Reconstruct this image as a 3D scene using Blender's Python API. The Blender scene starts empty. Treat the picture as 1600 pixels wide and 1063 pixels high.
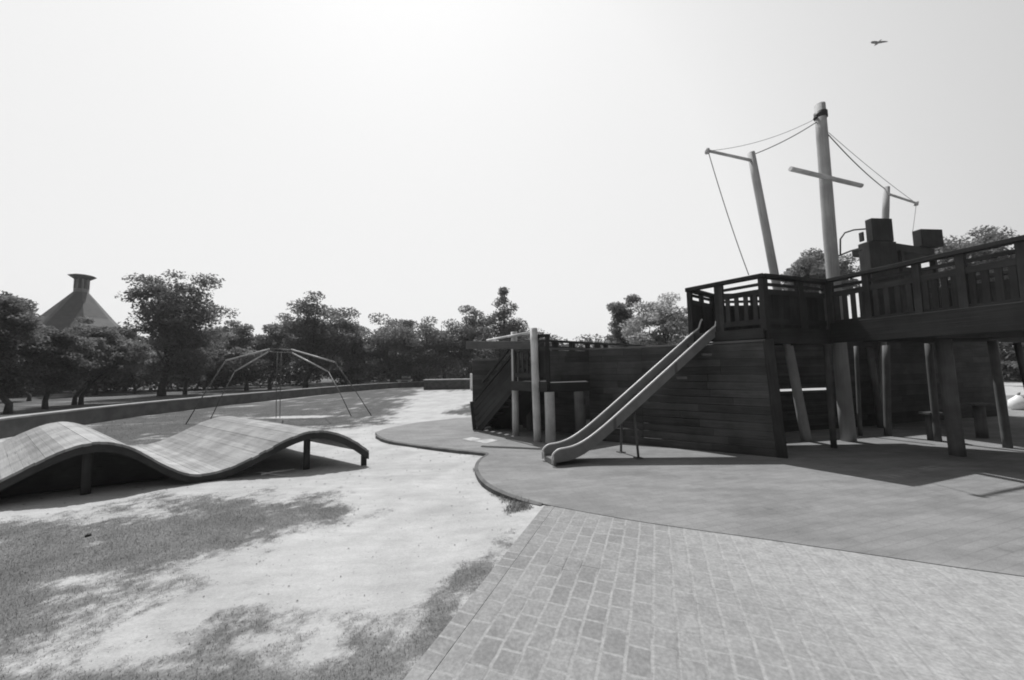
import bpy, math, random
import numpy as np
from mathutils import Vector, Matrix

# ------------------------------------------------------------------ camera, sky, sun, exposure
SC = bpy.context.scene
COL = SC.collection
FPX = 578.0
PITCH = math.atan(45.5 / FPX); ROLL = math.atan(.016); EYE = 1.5
F_ = Vector((0, math.cos(PITCH), math.sin(PITCH)))
u_ = Vector((0, -math.sin(PITCH), math.cos(PITCH))); r_ = Vector((1, 0, 0))
R_ = r_ * math.cos(ROLL) - u_ * math.sin(ROLL)
U_ = r_ * math.sin(ROLL) + u_ * math.cos(ROLL)
CAM = Vector((0, 0, EYE))
cd = bpy.data.cameras.new('camera'); cam = bpy.data.objects.new('camera', cd); COL.objects.link(cam)
cd.sensor_width = 36; cd.lens = FPX / 1600 * 36; cd.clip_end = 2000; cd.clip_start = .05
cam.matrix_world = Matrix(((R_.x, U_.x, -F_.x, 0), (R_.y, U_.y, -F_.y, 0), (R_.z, U_.z, -F_.z, EYE), (0, 0, 0, 1)))
SC.camera = cam

SKY_BACK, SKY_FRONT = .85, 6.35
SUNV = Vector((-.20, .50, 1)).normalized()          # towards the sun
EL = math.asin(SUNV.z); AZ = math.atan2(SUNV.x, SUNV.y)
w = bpy.data.worlds.new('World'); SC.world = w; w.use_nodes = True
wn = w.node_tree.nodes; wl = w.node_tree.links; wn.clear()
sky = wn.new('ShaderNodeTexSky'); sky.sky_type = 'NISHITA'; sky.sun_disc = False
sky.sun_elevation = EL; sky.sun_rotation = AZ; sky.air_density = 1.0; sky.dust_density = 5.0; sky.ozone_density = 1.0
bw = wn.new('ShaderNodeRGBToBW'); bg = wn.new('ShaderNodeBackground'); bg.inputs[1].default_value = .12
wo = wn.new('ShaderNodeOutputWorld')
def wmath(op, a, b, clamp=False):
    x = wn.new('ShaderNodeMath'); x.operation = op; x.use_clamp = clamp
    for k, v in enumerate((a, b)):
        if isinstance(v, (int, float)): x.inputs[k].default_value = v
        else: wl.new(v, x.inputs[k])
    return x.outputs[0]
# hazy white sky: the clear sky's contrast is compressed, the half towards the sun stays brighter than the half behind
tcw = wn.new('ShaderNodeTexCoord'); dt = wn.new('ShaderNodeVectorMath'); dt.operation = 'DOT_PRODUCT'
wl.new(tcw.outputs['Generated'], dt.inputs[0]); dt.inputs[1].default_value = Vector((-.28, .95, .10)).normalized()
hz = wn.new('ShaderNodeMapRange'); wl.new(dt.outputs['Value'], hz.inputs[0])
for k, v in zip((1, 2, 3, 4), (-.7, .66, SKY_BACK, SKY_FRONT)): hz.inputs[k].default_value = v
wl.new(sky.outputs[0], bw.inputs[0])
lum = wmath('POWER', bw.outputs[0], .09)
lum = wmath('MULTIPLY', lum, hz.outputs[0])
wl.new(lum, bg.inputs[0]); wl.new(bg.outputs[0], wo.inputs[0])
sd = bpy.data.lights.new('sun', 'SUN'); sun = bpy.data.objects.new('sun', sd); COL.objects.link(sun)
sd.energy = 4.7; sd.angle = math.radians(.5); sd.color = (1, 1, 1)
sun.rotation_euler = (-SUNV).to_track_quat('-Z', 'Y').to_euler()
SC.view_settings.view_transform = 'Standard'; SC.view_settings.look = 'None'
SC.view_settings.exposure = 0.0; SC.view_settings.gamma = 1.0
SC.cycles.filter_width = 1.9

# ------------------------------------------------------------------ helpers
def pray(x, y): return F_ + R_ * ((x - 800) / FPX) + U_ * ((531.5 - y) / FPX)
def pz(x, y, z=0.0):
    d = pray(x, y); return CAM + d * ((z - EYE) / d.z)
def pd(x, y, D):
    d = pray(x, y); return CAM + d * (D / d.y)
rnd = random.Random(7)
V = Vector

def tag(o, label=None, cat=None, group=None, kind=None):
    if label: o['label'] = label
    if cat: o['category'] = cat
    if group: o['group'] = group
    if kind: o['kind'] = kind
    return o
ORG = {}
def empty(name, loc, label, cat, group=None):
    o = bpy.data.objects.new(name, None); COL.objects.link(o); o.location = loc; o.empty_display_size = .2
    ORG[o.name] = V(loc)
    return tag(o, label, cat, group)

class MB:
    def __init__(s): s.v = []; s.f = []; s.uv = []; s.t = []; s.sm = []
    def face(s, pts, uvs=None, t=None, smooth=False):
        i = len(s.v); s.v += [V(p) for p in pts]; s.f.append(tuple(range(i, i + len(pts))))
        s.uv += uvs if uvs else [(0, 0)] * len(pts); s.t.append(rnd.random() if t is None else t); s.sm.append(smooth)
    def hexa(s, c, L, t=None, uo=None):
        """c: eight corners, 0-3 start ring, 4-7 end ring; L = length for grain"""
        t = rnd.random() if t is None else t
        o = rnd.random() * 50 if uo is None else uo
        i = len(s.v); s.v += [V(p) for p in c]
        acc = 0
        for k in range(4):
            k2 = (k + 1) % 4; wd = (V(c[k]) - V(c[k2])).length
            s.f.append((i + k, i + k2, i + 4 + k2, i + 4 + k))
            s.uv += [(o, o + acc), (o, o + acc + wd), (o + L, o + acc + wd), (o + L, o + acc)]; acc += wd
            s.t.append(t); s.sm.append(False)
        s.f.append((i + 3, i + 2, i + 1, i)); s.uv += [(o + .01 * a, o + .1 * b) for a, b in ((0, 0), (1, 0), (1, 1), (0, 1))]; s.t.append(t); s.sm.append(False)
        s.f.append((i + 4, i + 5, i + 6, i + 7)); s.uv += [(o + .01 * a, o + .1 * b) for a, b in ((0, 0), (1, 0), (1, 1), (0, 1))]; s.t.append(t); s.sm.append(False)
    def beam(s, p, q, wd, h, up=(0, 0, 1), t=None):
        p = V(p); q = V(q); d = (q - p); L = d.length; d.normalize()
        up = V(up)
        if abs(d.dot(up)) > .98: up = V((0, 1, 0)) if abs(d.y) < .9 else V((1, 0, 0))
        sd_ = d.cross(up).normalized(); up2 = sd_.cross(d)
        a = sd_ * (wd / 2); b = up2 * (h / 2)
        r = [-a - b, a - b, a + b, -a + b]
        s.hexa([p + x for x in r] + [q + x for x in r], L, t)
    def vbox(s, p, wx, wy, h, ang=0, t=None):
        """upright box, base centre p"""
        p = V(p); ca, sa = math.cos(ang), math.sin(ang)
        r = [V((x * ca - y * sa, x * sa + y * ca, 0)) for x, y in ((-wx/2, -wy/2), (wx/2, -wy/2), (wx/2, wy/2), (-wx/2, wy/2))]
        s.hexa([p + x for x in r] + [p + x + V((0, 0, h)) for x in r], h, t)
    def tube(s, pts, rad, n=12, t=None, cap=True, wob=0.0, close_top=True):
        pts = [V(p) for p in pts]; m = len(pts)
        rad = rad if isinstance(rad, (list, tuple)) else [rad] * m
        t = rnd.random() if t is None else t; o = rnd.random() * 50
        i0 = len(s.v); L = 0; Ls = []
        ref = V((.31, .95, .05)).normalized()
        ph = [rnd.uniform(.0, 6.28) for _ in range(6)]
        for k, p in enumerate(pts):
            if k: L += (p - pts[k-1]).length
            Ls.append(L)
            d = (pts[min(k+1, m-1)] - pts[max(k-1, 0)]).normalized()
            a = d.cross(ref)
            if a.length < .2: a = d.cross(V((1, 0, 0)))
            a.normalize(); b = d.cross(a)
            for j in range(n):
                an = 2 * math.pi * j / n
                rr = rad[k] * (1 + wob * (math.sin(2*an + ph[0] + L*1.3) + .6*math.sin(3*an + ph[1] - L*2.1) + .7*math.sin(ph[2] + L*3.7)))
                s.v.append(p + a * (math.cos(an) * rr) + b * (math.sin(an) * rr))
        for k in range(m - 1):
            for j in range(n):
                j2 = (j + 1) % n; A = i0 + k*n
                s.f.append((A + j, A + j2, A + n + j2, A + n + j))
                c0 = 2*math.pi*rad[k]*j/n + o; c1 = 2*math.pi*rad[k]*(j+1)/n + o
                s.uv += [(Ls[k] + o, c0), (Ls[k] + o, c1), (Ls[k+1] + o, c1), (Ls[k+1] + o, c0)]
                s.t.append(t); s.sm.append(True)
        if cap:
            s.f.append(tuple(i0 + j for j in reversed(range(n)))); s.uv += [(o, o)] * n; s.t.append(t); s.sm.append(False)
            e = i0 + (m-1)*n
            s.f.append(tuple(e + j for j in range(n))); s.uv += [(o, o)] * n; s.t.append(t); s.sm.append(False)
    def log(s, p, q, r0, r1=None, seg=7, wob=.02, bow=.0, n=14):
        p = V(p); q = V(q); r1 = r0 if r1 is None else r1
        sidev = V((rnd.uniform(-1, 1), rnd.uniform(-1, 1), 0)) * bow
        pts = [p.lerp(q, k/seg) + sidev * math.sin(math.pi*k/seg) for k in range(seg + 1)]
        s.tube(pts, [r0 + (r1 - r0)*k/seg for k in range(seg + 1)], n=n, wob=wob)
    def build(s, name, mat, parent=None, bevel=0.0, kind=None):
        org = ORG[parent.name] if parent else V((0, 0, 0))
        me = bpy.data.meshes.new(name)
        me.from_pydata([tuple(p - org) for p in s.v], [], s.f)
        uvl = me.uv_layers.new(name='grain')
        uvl.data.foreach_set('uv', np.array(s.uv, dtype=np.float32).ravel())
        at = me.attributes.new('tint', 'FLOAT', 'FACE'); at.data.foreach_set('value', np.array(s.t, dtype=np.float32))
        me.polygons.foreach_set('use_smooth', np.array(s.sm, dtype=bool))
        me.materials.append(mat); me.update()
        o = bpy.data.objects.new(name, me); COL.objects.link(o)
        if parent: o.parent = parent
        ORG[o.name] = org
        if bevel:
            b = o.modifiers.new('bevel', 'BEVEL'); b.width = bevel; b.segments = 2; b.limit_method = 'ANGLE'; b.angle_limit = .7
        if kind: o['kind'] = kind
        return o
def rebase(o, base):
    """move a single-mesh thing's origin to its base"""
    base = V(base); n = len(o.data.vertices); a = np.empty(n*3, dtype=np.float32)
    o.data.vertices.foreach_get('co', a); a = a.reshape(-1, 3) - np.array(base, dtype=np.float32)
    o.data.vertices.foreach_set('co', a.ravel()); o.data.update(); o.location = base; return o

# ------------------------------------------------------------------ materials
class NT:
    def __init__(s, name, rough=.8):
        s.m = bpy.data.materials.new(name); s.m.use_nodes = True; s.t = s.m.node_tree; s.n = s.t.nodes; s.l = s.t.links
        s.b = s.n['Principled BSDF']; s.b.inputs['Roughness'].default_value = rough
        s.b.inputs['Specular IOR Level'].default_value = .3
    def node(s, typ, **kw):
        x = s.n.new(typ)
        for k, v in kw.items(): setattr(x, k, v)
        return x
    def link(s, a, b): s.l.new(a, b)
    def val(s, x, sock):
        if isinstance(x, (int, float)): sock.default_value = x
        else: s.link(x, sock)
    def math(s, op, a, b=0.0, c=None, clamp=False):
        x = s.node('ShaderNodeMath', operation=op, use_clamp=clamp); s.val(a, x.inputs[0]); s.val(b, x.inputs[1])
        if c is not None: s.val(c, x.inputs[2])
        return x.outputs[0]
    def ramp(s, x, lo, hi, a=0.0, b=1.0, smooth=True):
        r = s.node('ShaderNodeMapRange', interpolation_type='SMOOTHSTEP' if smooth else 'LINEAR'); s.val(x, r.inputs[0])
        for k, v in zip((1, 2, 3, 4), (lo, hi, a, b)): s.val(v, r.inputs[k])
        return r.outputs[0]
    def mix(s, f, a, b):
        return s.math('ADD', a, s.math('MULTIPLY', f, s.math('SUBTRACT', b, a)))
    def noise(s, vec, scale, detail=4.0, rough=.55, dist=0.0):
        x = s.node('ShaderNodeTexNoise'); s.link(vec, x.inputs['Vector']); x.inputs['Scale'].default_value = scale
        x.inputs['Detail'].default_value = detail; x.inputs['Roughness'].default_value = rough; x.inputs['Distortion'].default_value = dist
        return x.outputs[0]
    def mapping(s, vec, scale=(1, 1, 1), rot=0.0, loc=(0, 0, 0)):
        x = s.node('ShaderNodeMapping'); s.link(vec, x.inputs[0]); x.inputs['Scale'].default_value = scale
        x.inputs['Rotation'].default_value = (0, 0, rot); x.inputs['Location'].default_value = loc; return x.outputs[0]
    def pos(s): return s.node('ShaderNodeNewGeometry').outputs['Position']
    def uv(s): x = s.node('ShaderNodeUVMap'); x.uv_map = 'grain'; return x.outputs[0]
    def attr(s, n): x = s.node('ShaderNodeAttribute'); x.attribute_name = n; return x.outputs['Fac']
    def color(s, g):
        c = s.node('ShaderNodeCombineColor')
        for k in range(3): s.link(g, c.inputs[k])
        s.link(c.outputs[0], s.b.inputs['Base Color']); return c.outputs[0]
    def bump(s, h, strength=.4, dist=.01):
        x = s.node('ShaderNodeBump'); x.inputs['Strength'].default_value = strength; x.inputs['Distance'].default_value = dist
        s.link(h, x.inputs['Height']); s.link(x.outputs[0], s.b.inputs['Normal'])

def wood(name, lo, hi, rough=.75, stain=.5, spec=.25):
    n = NT(name, rough); n.b.inputs['Specular IOR Level'].default_value = spec
    uv = n.uv()
    g = n.noise(n.mapping(uv, (1.6, 38, 1)), 1.0, 5, .6, .3)
    g2 = n.noise(n.mapping(uv, (.7, 5, 1)), 1.0, 3)
    blot = n.noise(n.pos(), 2.3, 4, .6)
    f = n.math('ADD', n.math('MULTIPLY', g, .55), n.math('MULTIPLY', g2, .35))
    f = n.math('ADD', f, n.math('MULTIPLY', n.attr('tint'), .35))
    f = n.ramp(f, .32, .95, 0, 1, False)
    c = n.math('ADD', n.math('MULTIPLY', f, hi - lo), lo)
    c = n.math('MULTIPLY', c, n.ramp(blot, .3, .7, 1 - stain * .5, 1 + stain * .4))
    crack = n.ramp(n.noise(n.mapping(uv, (.9, 55, 1)), 1.0, 4, .7, .4), .60, .70, 0, .55)
    c = n.math('MULTIPLY', c, n.math('SUBTRACT', 1.0, crack))
    n.color(c); n.bump(n.math('SUBTRACT', g, n.math('MULTIPLY', crack, 1.5)), .45, .006)
    return n.m
def plain(name, g, var=.15, scale=6.0, rough=.5, metal=0.0, spec=.4, bump=0.0):
    n = NT(name, rough); n.b.inputs['Metallic'].default_value = metal; n.b.inputs['Specular IOR Level'].default_value = spec
    a = n.noise(n.pos(), scale, 5, .6)
    n.color(n.ramp(a, .25, .75, g * (1 - var), g * (1 + var)))
    if bump: n.bump(n.noise(n.pos(), scale * 6, 4), bump, .01)
    return n.m

M = {}
M['dark'] = wood('dark stained wood', .018, .056)
M['hull'] = wood('hull boards', .030, .100)
M['log'] = wood('weathered log', .07, .165)
M['mast'] = wood('pale mast timber', .26, .45, stain=.25)
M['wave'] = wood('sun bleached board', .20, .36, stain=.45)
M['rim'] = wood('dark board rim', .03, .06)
M['post'] = wood('grey timber post', .38, .66)
M['rope'] = plain('grey rope', .12, .2, 40)
M['slide_in'] = plain('worn steel chute', .17, .16, 5, .38, 0.0, .4)
M['slide_rim'] = plain('bright worn rim', .62, .1, 8, .35, 0.0, .5)
M['steel'] = plain('grey painted steel', .10, .2, 9, .5)
M['frame'] = plain('frame paint', .42, .15, 7, .4)
M['stone'] = plain('concrete', .10, .3, 2.2, .9, bump=.3)
M['cap'] = plain('pale coping', .30, .2, 3, .85, bump=.3)
M['roof'] = plain('grey roof', .06, .25, 1.5, .7)
M['wallb'] = plain('pavilion wall', .22, .15, 2, .8)
M['bird'] = plain('bird grey', .25, .2, 8, .8)
M['black'] = plain('black iron', .02, .2, 9, .6)
M['white'] = plain('white paint', .75, .06, 9, .5)
M['bark'] = plain('bark', .045, .4, 9, .95, bump=.6)
M['stick'] = plain('dry stick', .45, .2, 30, .8)
M['glass'] = plain('dark window', .02, .2, 2, .15, 0, .5)

def leafmat(name, lo, hi):
    n = NT(name, .55)
    t = n.attr('tint'); g = n.ramp(t, 0, 1, lo, hi, False); c = n.color(g)
    tr = n.node('ShaderNodeBsdfTranslucent'); n.link(c, tr.inputs[0])
    mx = n.node('ShaderNodeMixShader'); mx.inputs[0].default_value = .58
    out = n.n['Material Output']; n.link(n.b.outputs[0], mx.inputs[1]); n.link(tr.outputs[0], mx.inputs[2]); n.link(mx.outputs[0], out.inputs[0])
    return n.m
M['leaf'] = leafmat('leaves', .10, .25)
M['leaf_d'] = leafmat('dark leaves', .08, .21)
M['leaf_l'] = leafmat('pale leaves', .2, .42)
M['blade'] = leafmat('grass blades', .13, .19)

# ------------------------------------------------------------------ ground
B2 = V((.362, .932, 0)).normalized()                         # paving direction
PE0 = pz(850, 790); PE1 = PE0 - B2 * 6.0                      # left edge of the paving
PLAT = [(590,680),(605,688),(650,695),(700,701),(745,705.5),(768,708),(752,716),(745,729),(750,742),(762,756),(790,770),(820,780),(850,788),(920,801),(1000,815),(1090,828),(1180,840),(1290,856),(1400,872),(1500,887),(1600,900)]
plat_front = [pz(x, y) for x, y in PLAT]
plat_front.append(plat_front[-1] + (plat_front[-1] - plat_front[-3]) * 4)
plat_back = [V((26, -.5, 0)), V((26, 17, 0)), V((8, 15, 0)), V((3, 13.2, 0)), V((.2, 12.4, 0)), V((-1.7, 11.8, 0)), V((-2.8, 10.9, 0)), V((-3.35, 9.9, 0)), V((-3.42, 9.3, 0))]
def chaikin(pts, it=2, closed=False):
    for _ in range(it):
        o = [] if closed else [pts[0]]
        m = len(pts)
        for i in range(m if closed else m - 1):
            a = pts[i]; b = pts[(i+1) % m]; o += [a.lerp(b, .25), a.lerp(b, .75)]
        if not closed: o.append(pts[-1])
        pts = o
    return pts
plat = chaikin(plat_front, 2) + plat_back

def sdpoly(X, Y, poly):
    """signed distance, positive inside"""
    d = np.full(X.shape, 1e9); ins = np.zeros(X.shape, bool); m = len(poly)
    for i in range(m):
        ax, ay = poly[i][0], poly[i][1]; bx, by = poly[(i+1) % m][0], poly[(i+1) % m][1]
        ex, ey = bx-ax, by-ay; L = ex*ex+ey*ey+1e-12
        t = np.clip(((X-ax)*ex+(Y-ay)*ey)/L, 0, 1)
        d = np.minimum(d, np.hypot(X-ax-t*ex, Y-ay-t*ey))
        c = ((ay > Y) != (by > Y)) & (X < (bx-ax)*(Y-ay)/((by-ay) if abs(by-ay) > 1e-12 else 1e-12)+ax)
        ins ^= c
    return np.where(ins, d, -d)
def vnoise(X, Y, seed, sc):
    """cheap value noise 0..1"""
    x = X*sc+seed*13.7; y = Y*sc+seed*7.1; xi = np.floor(x); yi = np.floor(y); fx = x-xi; fy = y-yi
    fx = fx*fx*(3-2*fx); fy = fy*fy*(3-2*fy)
    h = lambda a, b: np.modf(np.abs(np.sin(a*127.1+b*311.7+seed)*43758.5453))[0]
    return (h(xi, yi)*(1-fx)+h(xi+1, yi)*fx)*(1-fy)+(h(xi, yi+1)*(1-fx)+h(xi+1, yi+1)*fx)*fy
GZ = -.06
def P(l): return [pz(x, y, GZ)[:2] for x, y in l]
grass_polys = [
    # the field between wall and board
    (P([(-250,760),(0,688),(158,657),(300,637),(450,624),(560,609),(652,606),(660,612),(625,640),(622,652),(600,662),(560,670),(470,672),(300,690),(60,730),(-150,790)]), .75),
    (P([(690,648),(715,634),(745,625),(760,640),(745,652)]), .35),
    # the foreground island
    (P([(-300,900),(0,812),(100,800),(200,786),(300,776),(400,770),(480,780),(545,792),(530,815),(480,838),(405,848),(385,868),(320,898),(300,918),(205,905),(160,915),(235,948),(180,985),(120,990),(-100,1063),(-600,1200)]), .55),
    (P([(-400,1150),(0,1020),(150,985),(250,1000),(345,960),(400,962),(430,985),(480,960),(515,975),(510,1000),(560,965),(605,985),(655,928),(695,900),(755,855),(800,838),(800,880),(755,960),(705,1040),(670,1110),(520,1330),(0,1500)]), .28),
    (P([(740,733),(752,745),(770,760),(800,775),(840,790),(820,806),(790,812),(800,795),(765,772)]), .12),
]
def grassfield(X, Y):
    g = np.full(X.shape, -3.0)
    for poly, soft in grass_polys:
        q = sdpoly(X, Y, poly)/soft; g = np.maximum(g, np.clip(np.where(q < 0, q*1.7, q), -3, 1.2))
    # outside, beyond the wall, far lawn
    wallp = [(-13.2, 9.0), (-14.3,13), (-14.6,17.2), (-13.7,22), (-12.9,29), (-11.3,33.5), (-9,36.6), (-6,38.2)]
    poly = [(-200, 5), (-15, 9)]+wallp+[(-5, 60), (-5, 300), (-200, 300)]
    g = np.maximum(g, np.clip(sdpoly(X, Y, poly)/1.0, -3, 1.2))
    g = np.maximum(g, np.clip((Y-30)/6, -3, 1.0))
    g = g-4*np.exp(-((Y-42)/2.2)**2)*(X < -8)
    # bare strip under the swing frame, trampled spots in the field
    c = pz(455, 652, GZ); g = g-4.5*np.exp(-(((X-c.x)/1.15)**2+((Y-c.y)/.24)**2))
    for px_, py_, rx, ry, am in ((660,620,1.6,1.4,1.2),(690,618,1.5,1.2,1.2),(545,664,.9,.3,.7),(120,905,.3,.12,.9),(470,800,.4,.15,.5),(250,960,.25,.2,.9),(430,1010,.5,.1,.3),(150,1035,1.0,.12,.35),(90,930,1.1,.42,-.85),(-100,900,1.5,.5,-.8),(130,1010,.9,.2,-.2),(470,1035,.35,.06,.55),(380,1050,.3,.05,.5),(560,1030,.2,.06,.4),(640,985,.12,.1,.4),(250,1045,.3,.06,.5),(220,850,.9,.34,-.7),(410,800,.7,.3,-.55),(360,850,.3,.15,-.4)):
        c = pz(px_, py_, GZ); g = g-am*np.exp(-(((X-c.x)/rx)**2+((Y-c.y)/ry)**2))
    n = vnoise(X, Y, 3, 3.0)*.5+vnoise(X, Y, 4, 7.3)*.3+vnoise(X, Y, 5, 1.1)*.4
    n2 = vnoise(X, Y, 6, 15.0)*.5+vnoise(X, Y, 7, 4.6)*.5
    return g*.85+(n-.6)*2.3+(n2-.5)*1.5-.10
def sheet_z(X, Y):
    d = (X-PE0.x)*B2.y-(Y-PE0.y)*B2.x                         # signed across-paving distance, + = right of the edge
    near = np.exp(-(np.clip(-d, 0, 9)/.5)**2)*np.where(Y < PE0.y+.3, 1, np.exp(-((Y-PE0.y-.3)/.4)**2))
    z = GZ+(.045)*near+.02*(vnoise(X, Y, 9, .8)-.5)+.012*(vnoise(X, Y, 8, 2.7)-.5)
    sdp = sdpoly(X, Y, [(p.x, p.y) for p in plat])
    z = np.where(sdp > .05, -.10, z)
    z = np.where((d > .12) & (Y < PE0.y+1.5), -.10, z)
    return z
def axis(lo, hi, d0, far_lo, far_hi, gr=1.06):
    a = list(np.arange(lo, hi+1e-6, d0)); s = d0; x = hi
    while x < far_hi: s *= gr; x += s; a.append(min(x, far_hi))
    s = d0; x = lo
    while x > far_lo: s *= gr; x -= s; a.insert(0, max(x, far_lo))
    return np.array(a)
xs = axis(-7.5, 1.2, .045, -260, 260); ys = axis(1.2, 9.0, .045, -60, 320)
GX, GY = np.meshgrid(xs, ys)
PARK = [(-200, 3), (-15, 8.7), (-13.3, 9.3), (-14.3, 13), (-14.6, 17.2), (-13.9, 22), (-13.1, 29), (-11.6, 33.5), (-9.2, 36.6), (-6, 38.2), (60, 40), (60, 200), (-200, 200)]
Z = sheet_z(GX, GY); G = grassfield(GX, GY)
def grid_mesh(name, X, Y, Zz, mat, attrs):
    ny, nx = X.shape
    me = bpy.data.meshes.new(name); nv = nx*ny; nf = (nx-1)*(ny-1)
    co = np.stack([X, Y, Zz], -1).reshape(-1).astype(np.float32)
    i = np.arange(nv).reshape(ny, nx); q = np.stack([i[:-1, :-1], i[:-1, 1:], i[1:, 1:], i[1:, :-1]], -1).reshape(-1).astype(np.int32)
    me.vertices.add(nv); me.vertices.foreach_set('co', co)
    me.loops.add(nf*4); me.loops.foreach_set('vertex_index', q)
    me.polygons.add(nf); me.polygons.foreach_set('loop_start', np.arange(0, nf*4, 4, dtype=np.int32))
    me.update(calc_edges=True)
    me.polygons.foreach_set('use_smooth', np.ones(nf, bool))
    for k, v in attrs.items():
        a = me.attributes.new(k, 'FLOAT', 'POINT'); a.data.foreach_set('value', v.reshape(-1).astype(np.float32))
    me.materials.append(mat); o = bpy.data.objects.new(name, me); COL.objects.link(o); return o
n = NT('sand and turf', .95); n.b.inputs['Specular IOR Level'].default_value = .1
p = n.pos()
g = n.attr('grass')
gg = n.math('ADD', g, n.math('MULTIPLY', n.math('SUBTRACT', n.noise(p, 14, 7, .78), .5), 3.2))
mask = n.math('MULTIPLY', n.ramp(gg, -.45, .80), .9)
sandc = n.ramp(n.noise(p, 1.7, 6, .62), .25, .75, .365, .425)
sandc = n.math('MULTIPLY', sandc, n.ramp(n.noise(p, 55, 4, .7), .3, .75, .90, 1.06))
spk = n.ramp(n.noise(p, 26, 3, .6), .66, .74, 0, .45)
sandc = n.math('MULTIPLY', sandc, n.math('SUBTRACT', 1.0, spk))
big = n.ramp(n.noise(p, .75, 5, .7), .36, .62, .86, 1.04); sandc = n.math('MULTIPLY', sandc, big)
scuff = n.ramp(n.noise(n.mapping(p, (1.3, 4.5, 1), -.4), 1.6, 6, .7), .34, .66, .92, 1.05); sandc = n.math('MULTIPLY', sandc, scuff)
sy = n.node('ShaderNodeSeparateXYZ'); n.link(p, sy.inputs[0]); field = n.ramp(sy.outputs[1], 5.6, 7.2)
turf = n.ramp(n.noise(p, 3.1, 5, .65), .28, .72, n.mix(field, .082, .040), n.mix(field, .150, .072))
turf = n.math('MULTIPLY', turf, n.ramp(n.noise(p, 60, 4, .7), .3, .75, .62, 1.35))
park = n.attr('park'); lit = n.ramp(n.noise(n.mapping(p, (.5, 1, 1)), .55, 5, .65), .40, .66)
shade_floor = n.mix(lit, n.ramp(n.noise(p, 8, 4, .7), .3, .7, .022, .045), n.ramp(n.noise(p, 6, 4, .7), .3, .7, .07, .12))   # tree shade put into the ground colour beyond the wall, with lighter patches
n.color(n.mix(mask, sandc, n.mix(park, turf, shade_floor)))
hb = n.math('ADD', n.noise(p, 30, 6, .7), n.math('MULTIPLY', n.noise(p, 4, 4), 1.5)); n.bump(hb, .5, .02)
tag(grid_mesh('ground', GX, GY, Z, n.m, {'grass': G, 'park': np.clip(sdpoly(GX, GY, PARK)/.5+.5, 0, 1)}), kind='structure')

# platform: a low raised apron of small setts with a curved rim
n = NT('apron setts', .85); p = n.pos(); n.b.inputs['Specular IOR Level'].default_value = .2
br = n.node('ShaderNodeTexBrick'); n.link(n.mapping(p, (1, 1, 1), math.radians(-19)), br.inputs['Vector'])
br.inputs['Scale'].default_value = 1.0; br.inputs['Brick Width'].default_value = .2; br.inputs['Row Height'].default_value = .1
br.inputs['Mortar Size'].default_value = .006; br.inputs['Mortar Smooth'].default_value = .4
for k, v in (('Color1', .93), ('Color2', 1.05), ('Mortar', .84)): br.inputs[k].default_value = (v, v, v, 1)
c = n.ramp(n.noise(p, .9, 6, .65), .28, .72, .160, .215)
c = n.math('MULTIPLY', c, n.ramp(n.noise(n.mapping(p, (1.2, 6, 1), .35), .8, 5, .65), .3, .7, .88, 1.16))
c = n.math('MULTIPLY', c, br.outputs[0]); c = n.math('MULTIPLY', c, n.ramp(n.noise(p, 60, 3, .7), .3, .7, .9, 1.1))
drift = n.ramp(n.math('ADD', n.noise(p, 1.1, 7, .75), n.math('MULTIPLY', n.attr('tint'), 0.0)), .52, .70, 0, .5)
c = n.mix(drift, c, n.ramp(n.noise(p, 20, 4, .7), .3, .7, .19, .26))
sta = n.ramp(n.noise(p, 2.4, 5, .7), .58, .72, 1.0, .80); c = n.math('MULTIPLY', c, sta)
c = n.math('MULTIPLY', c, n.ramp(n.noise(p, 180, 2, .6), .3, .7, .86, 1.12))
n.color(c); n.bump(n.math('ADD', br.outputs[1], n.math('MULTIPLY', n.noise(p, 40, 4), -.6)), -.15, .008)
mb = MB()
top = [q.copy() for q in plat]; mb.face(top)
for a, b in zip(top, top[1:]+top[:1]):
    dn = V((0, 0, -.2)); mb.face([a+dn, b+dn, b, a])
tag(mb.build('play_apron', n.m), kind='structure')
# kerb rim along the curved front
n = NT('kerb', .85); p = n.pos(); n.color(n.ramp(n.noise(p, 5, 5, .65), .3, .7, .07, .13)); n.bump(n.noise(p, 40, 4), .3, .008)
nfront = len(plat)-len(plat_back)
ix = [i for i in range(nfront) if plat[i].x < PE0.x+.05]
line = [plat[i] for i in range(0, max(ix)+1)]
mb = MB()
def offs(line, d):
    o = []
    for i, q in enumerate(line):
        t = (line[min(i+1, len(line)-1)]-line[max(i-1, 0)]).normalized(); o.append(q+V((t.y, -t.x, 0))*d)
    return o
inn = offs(line, -.004); out = offs(line, .05)
for i in range(len(line)-1):
    a, b, c_, d_ = inn[i], inn[i+1], out[i+1], out[i]
    z1 = V((0, 0, .006)); z0 = V((0, 0, -.2)); ch = V((0, 0, -.006))
    mb.face([d_+ch, c_+ch, b+z1, a+z1]); mb.face([d_+z0, c_+z0, c_+ch, d_+ch])
tag(mb.build('kerb', n.m), kind='structure')

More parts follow.
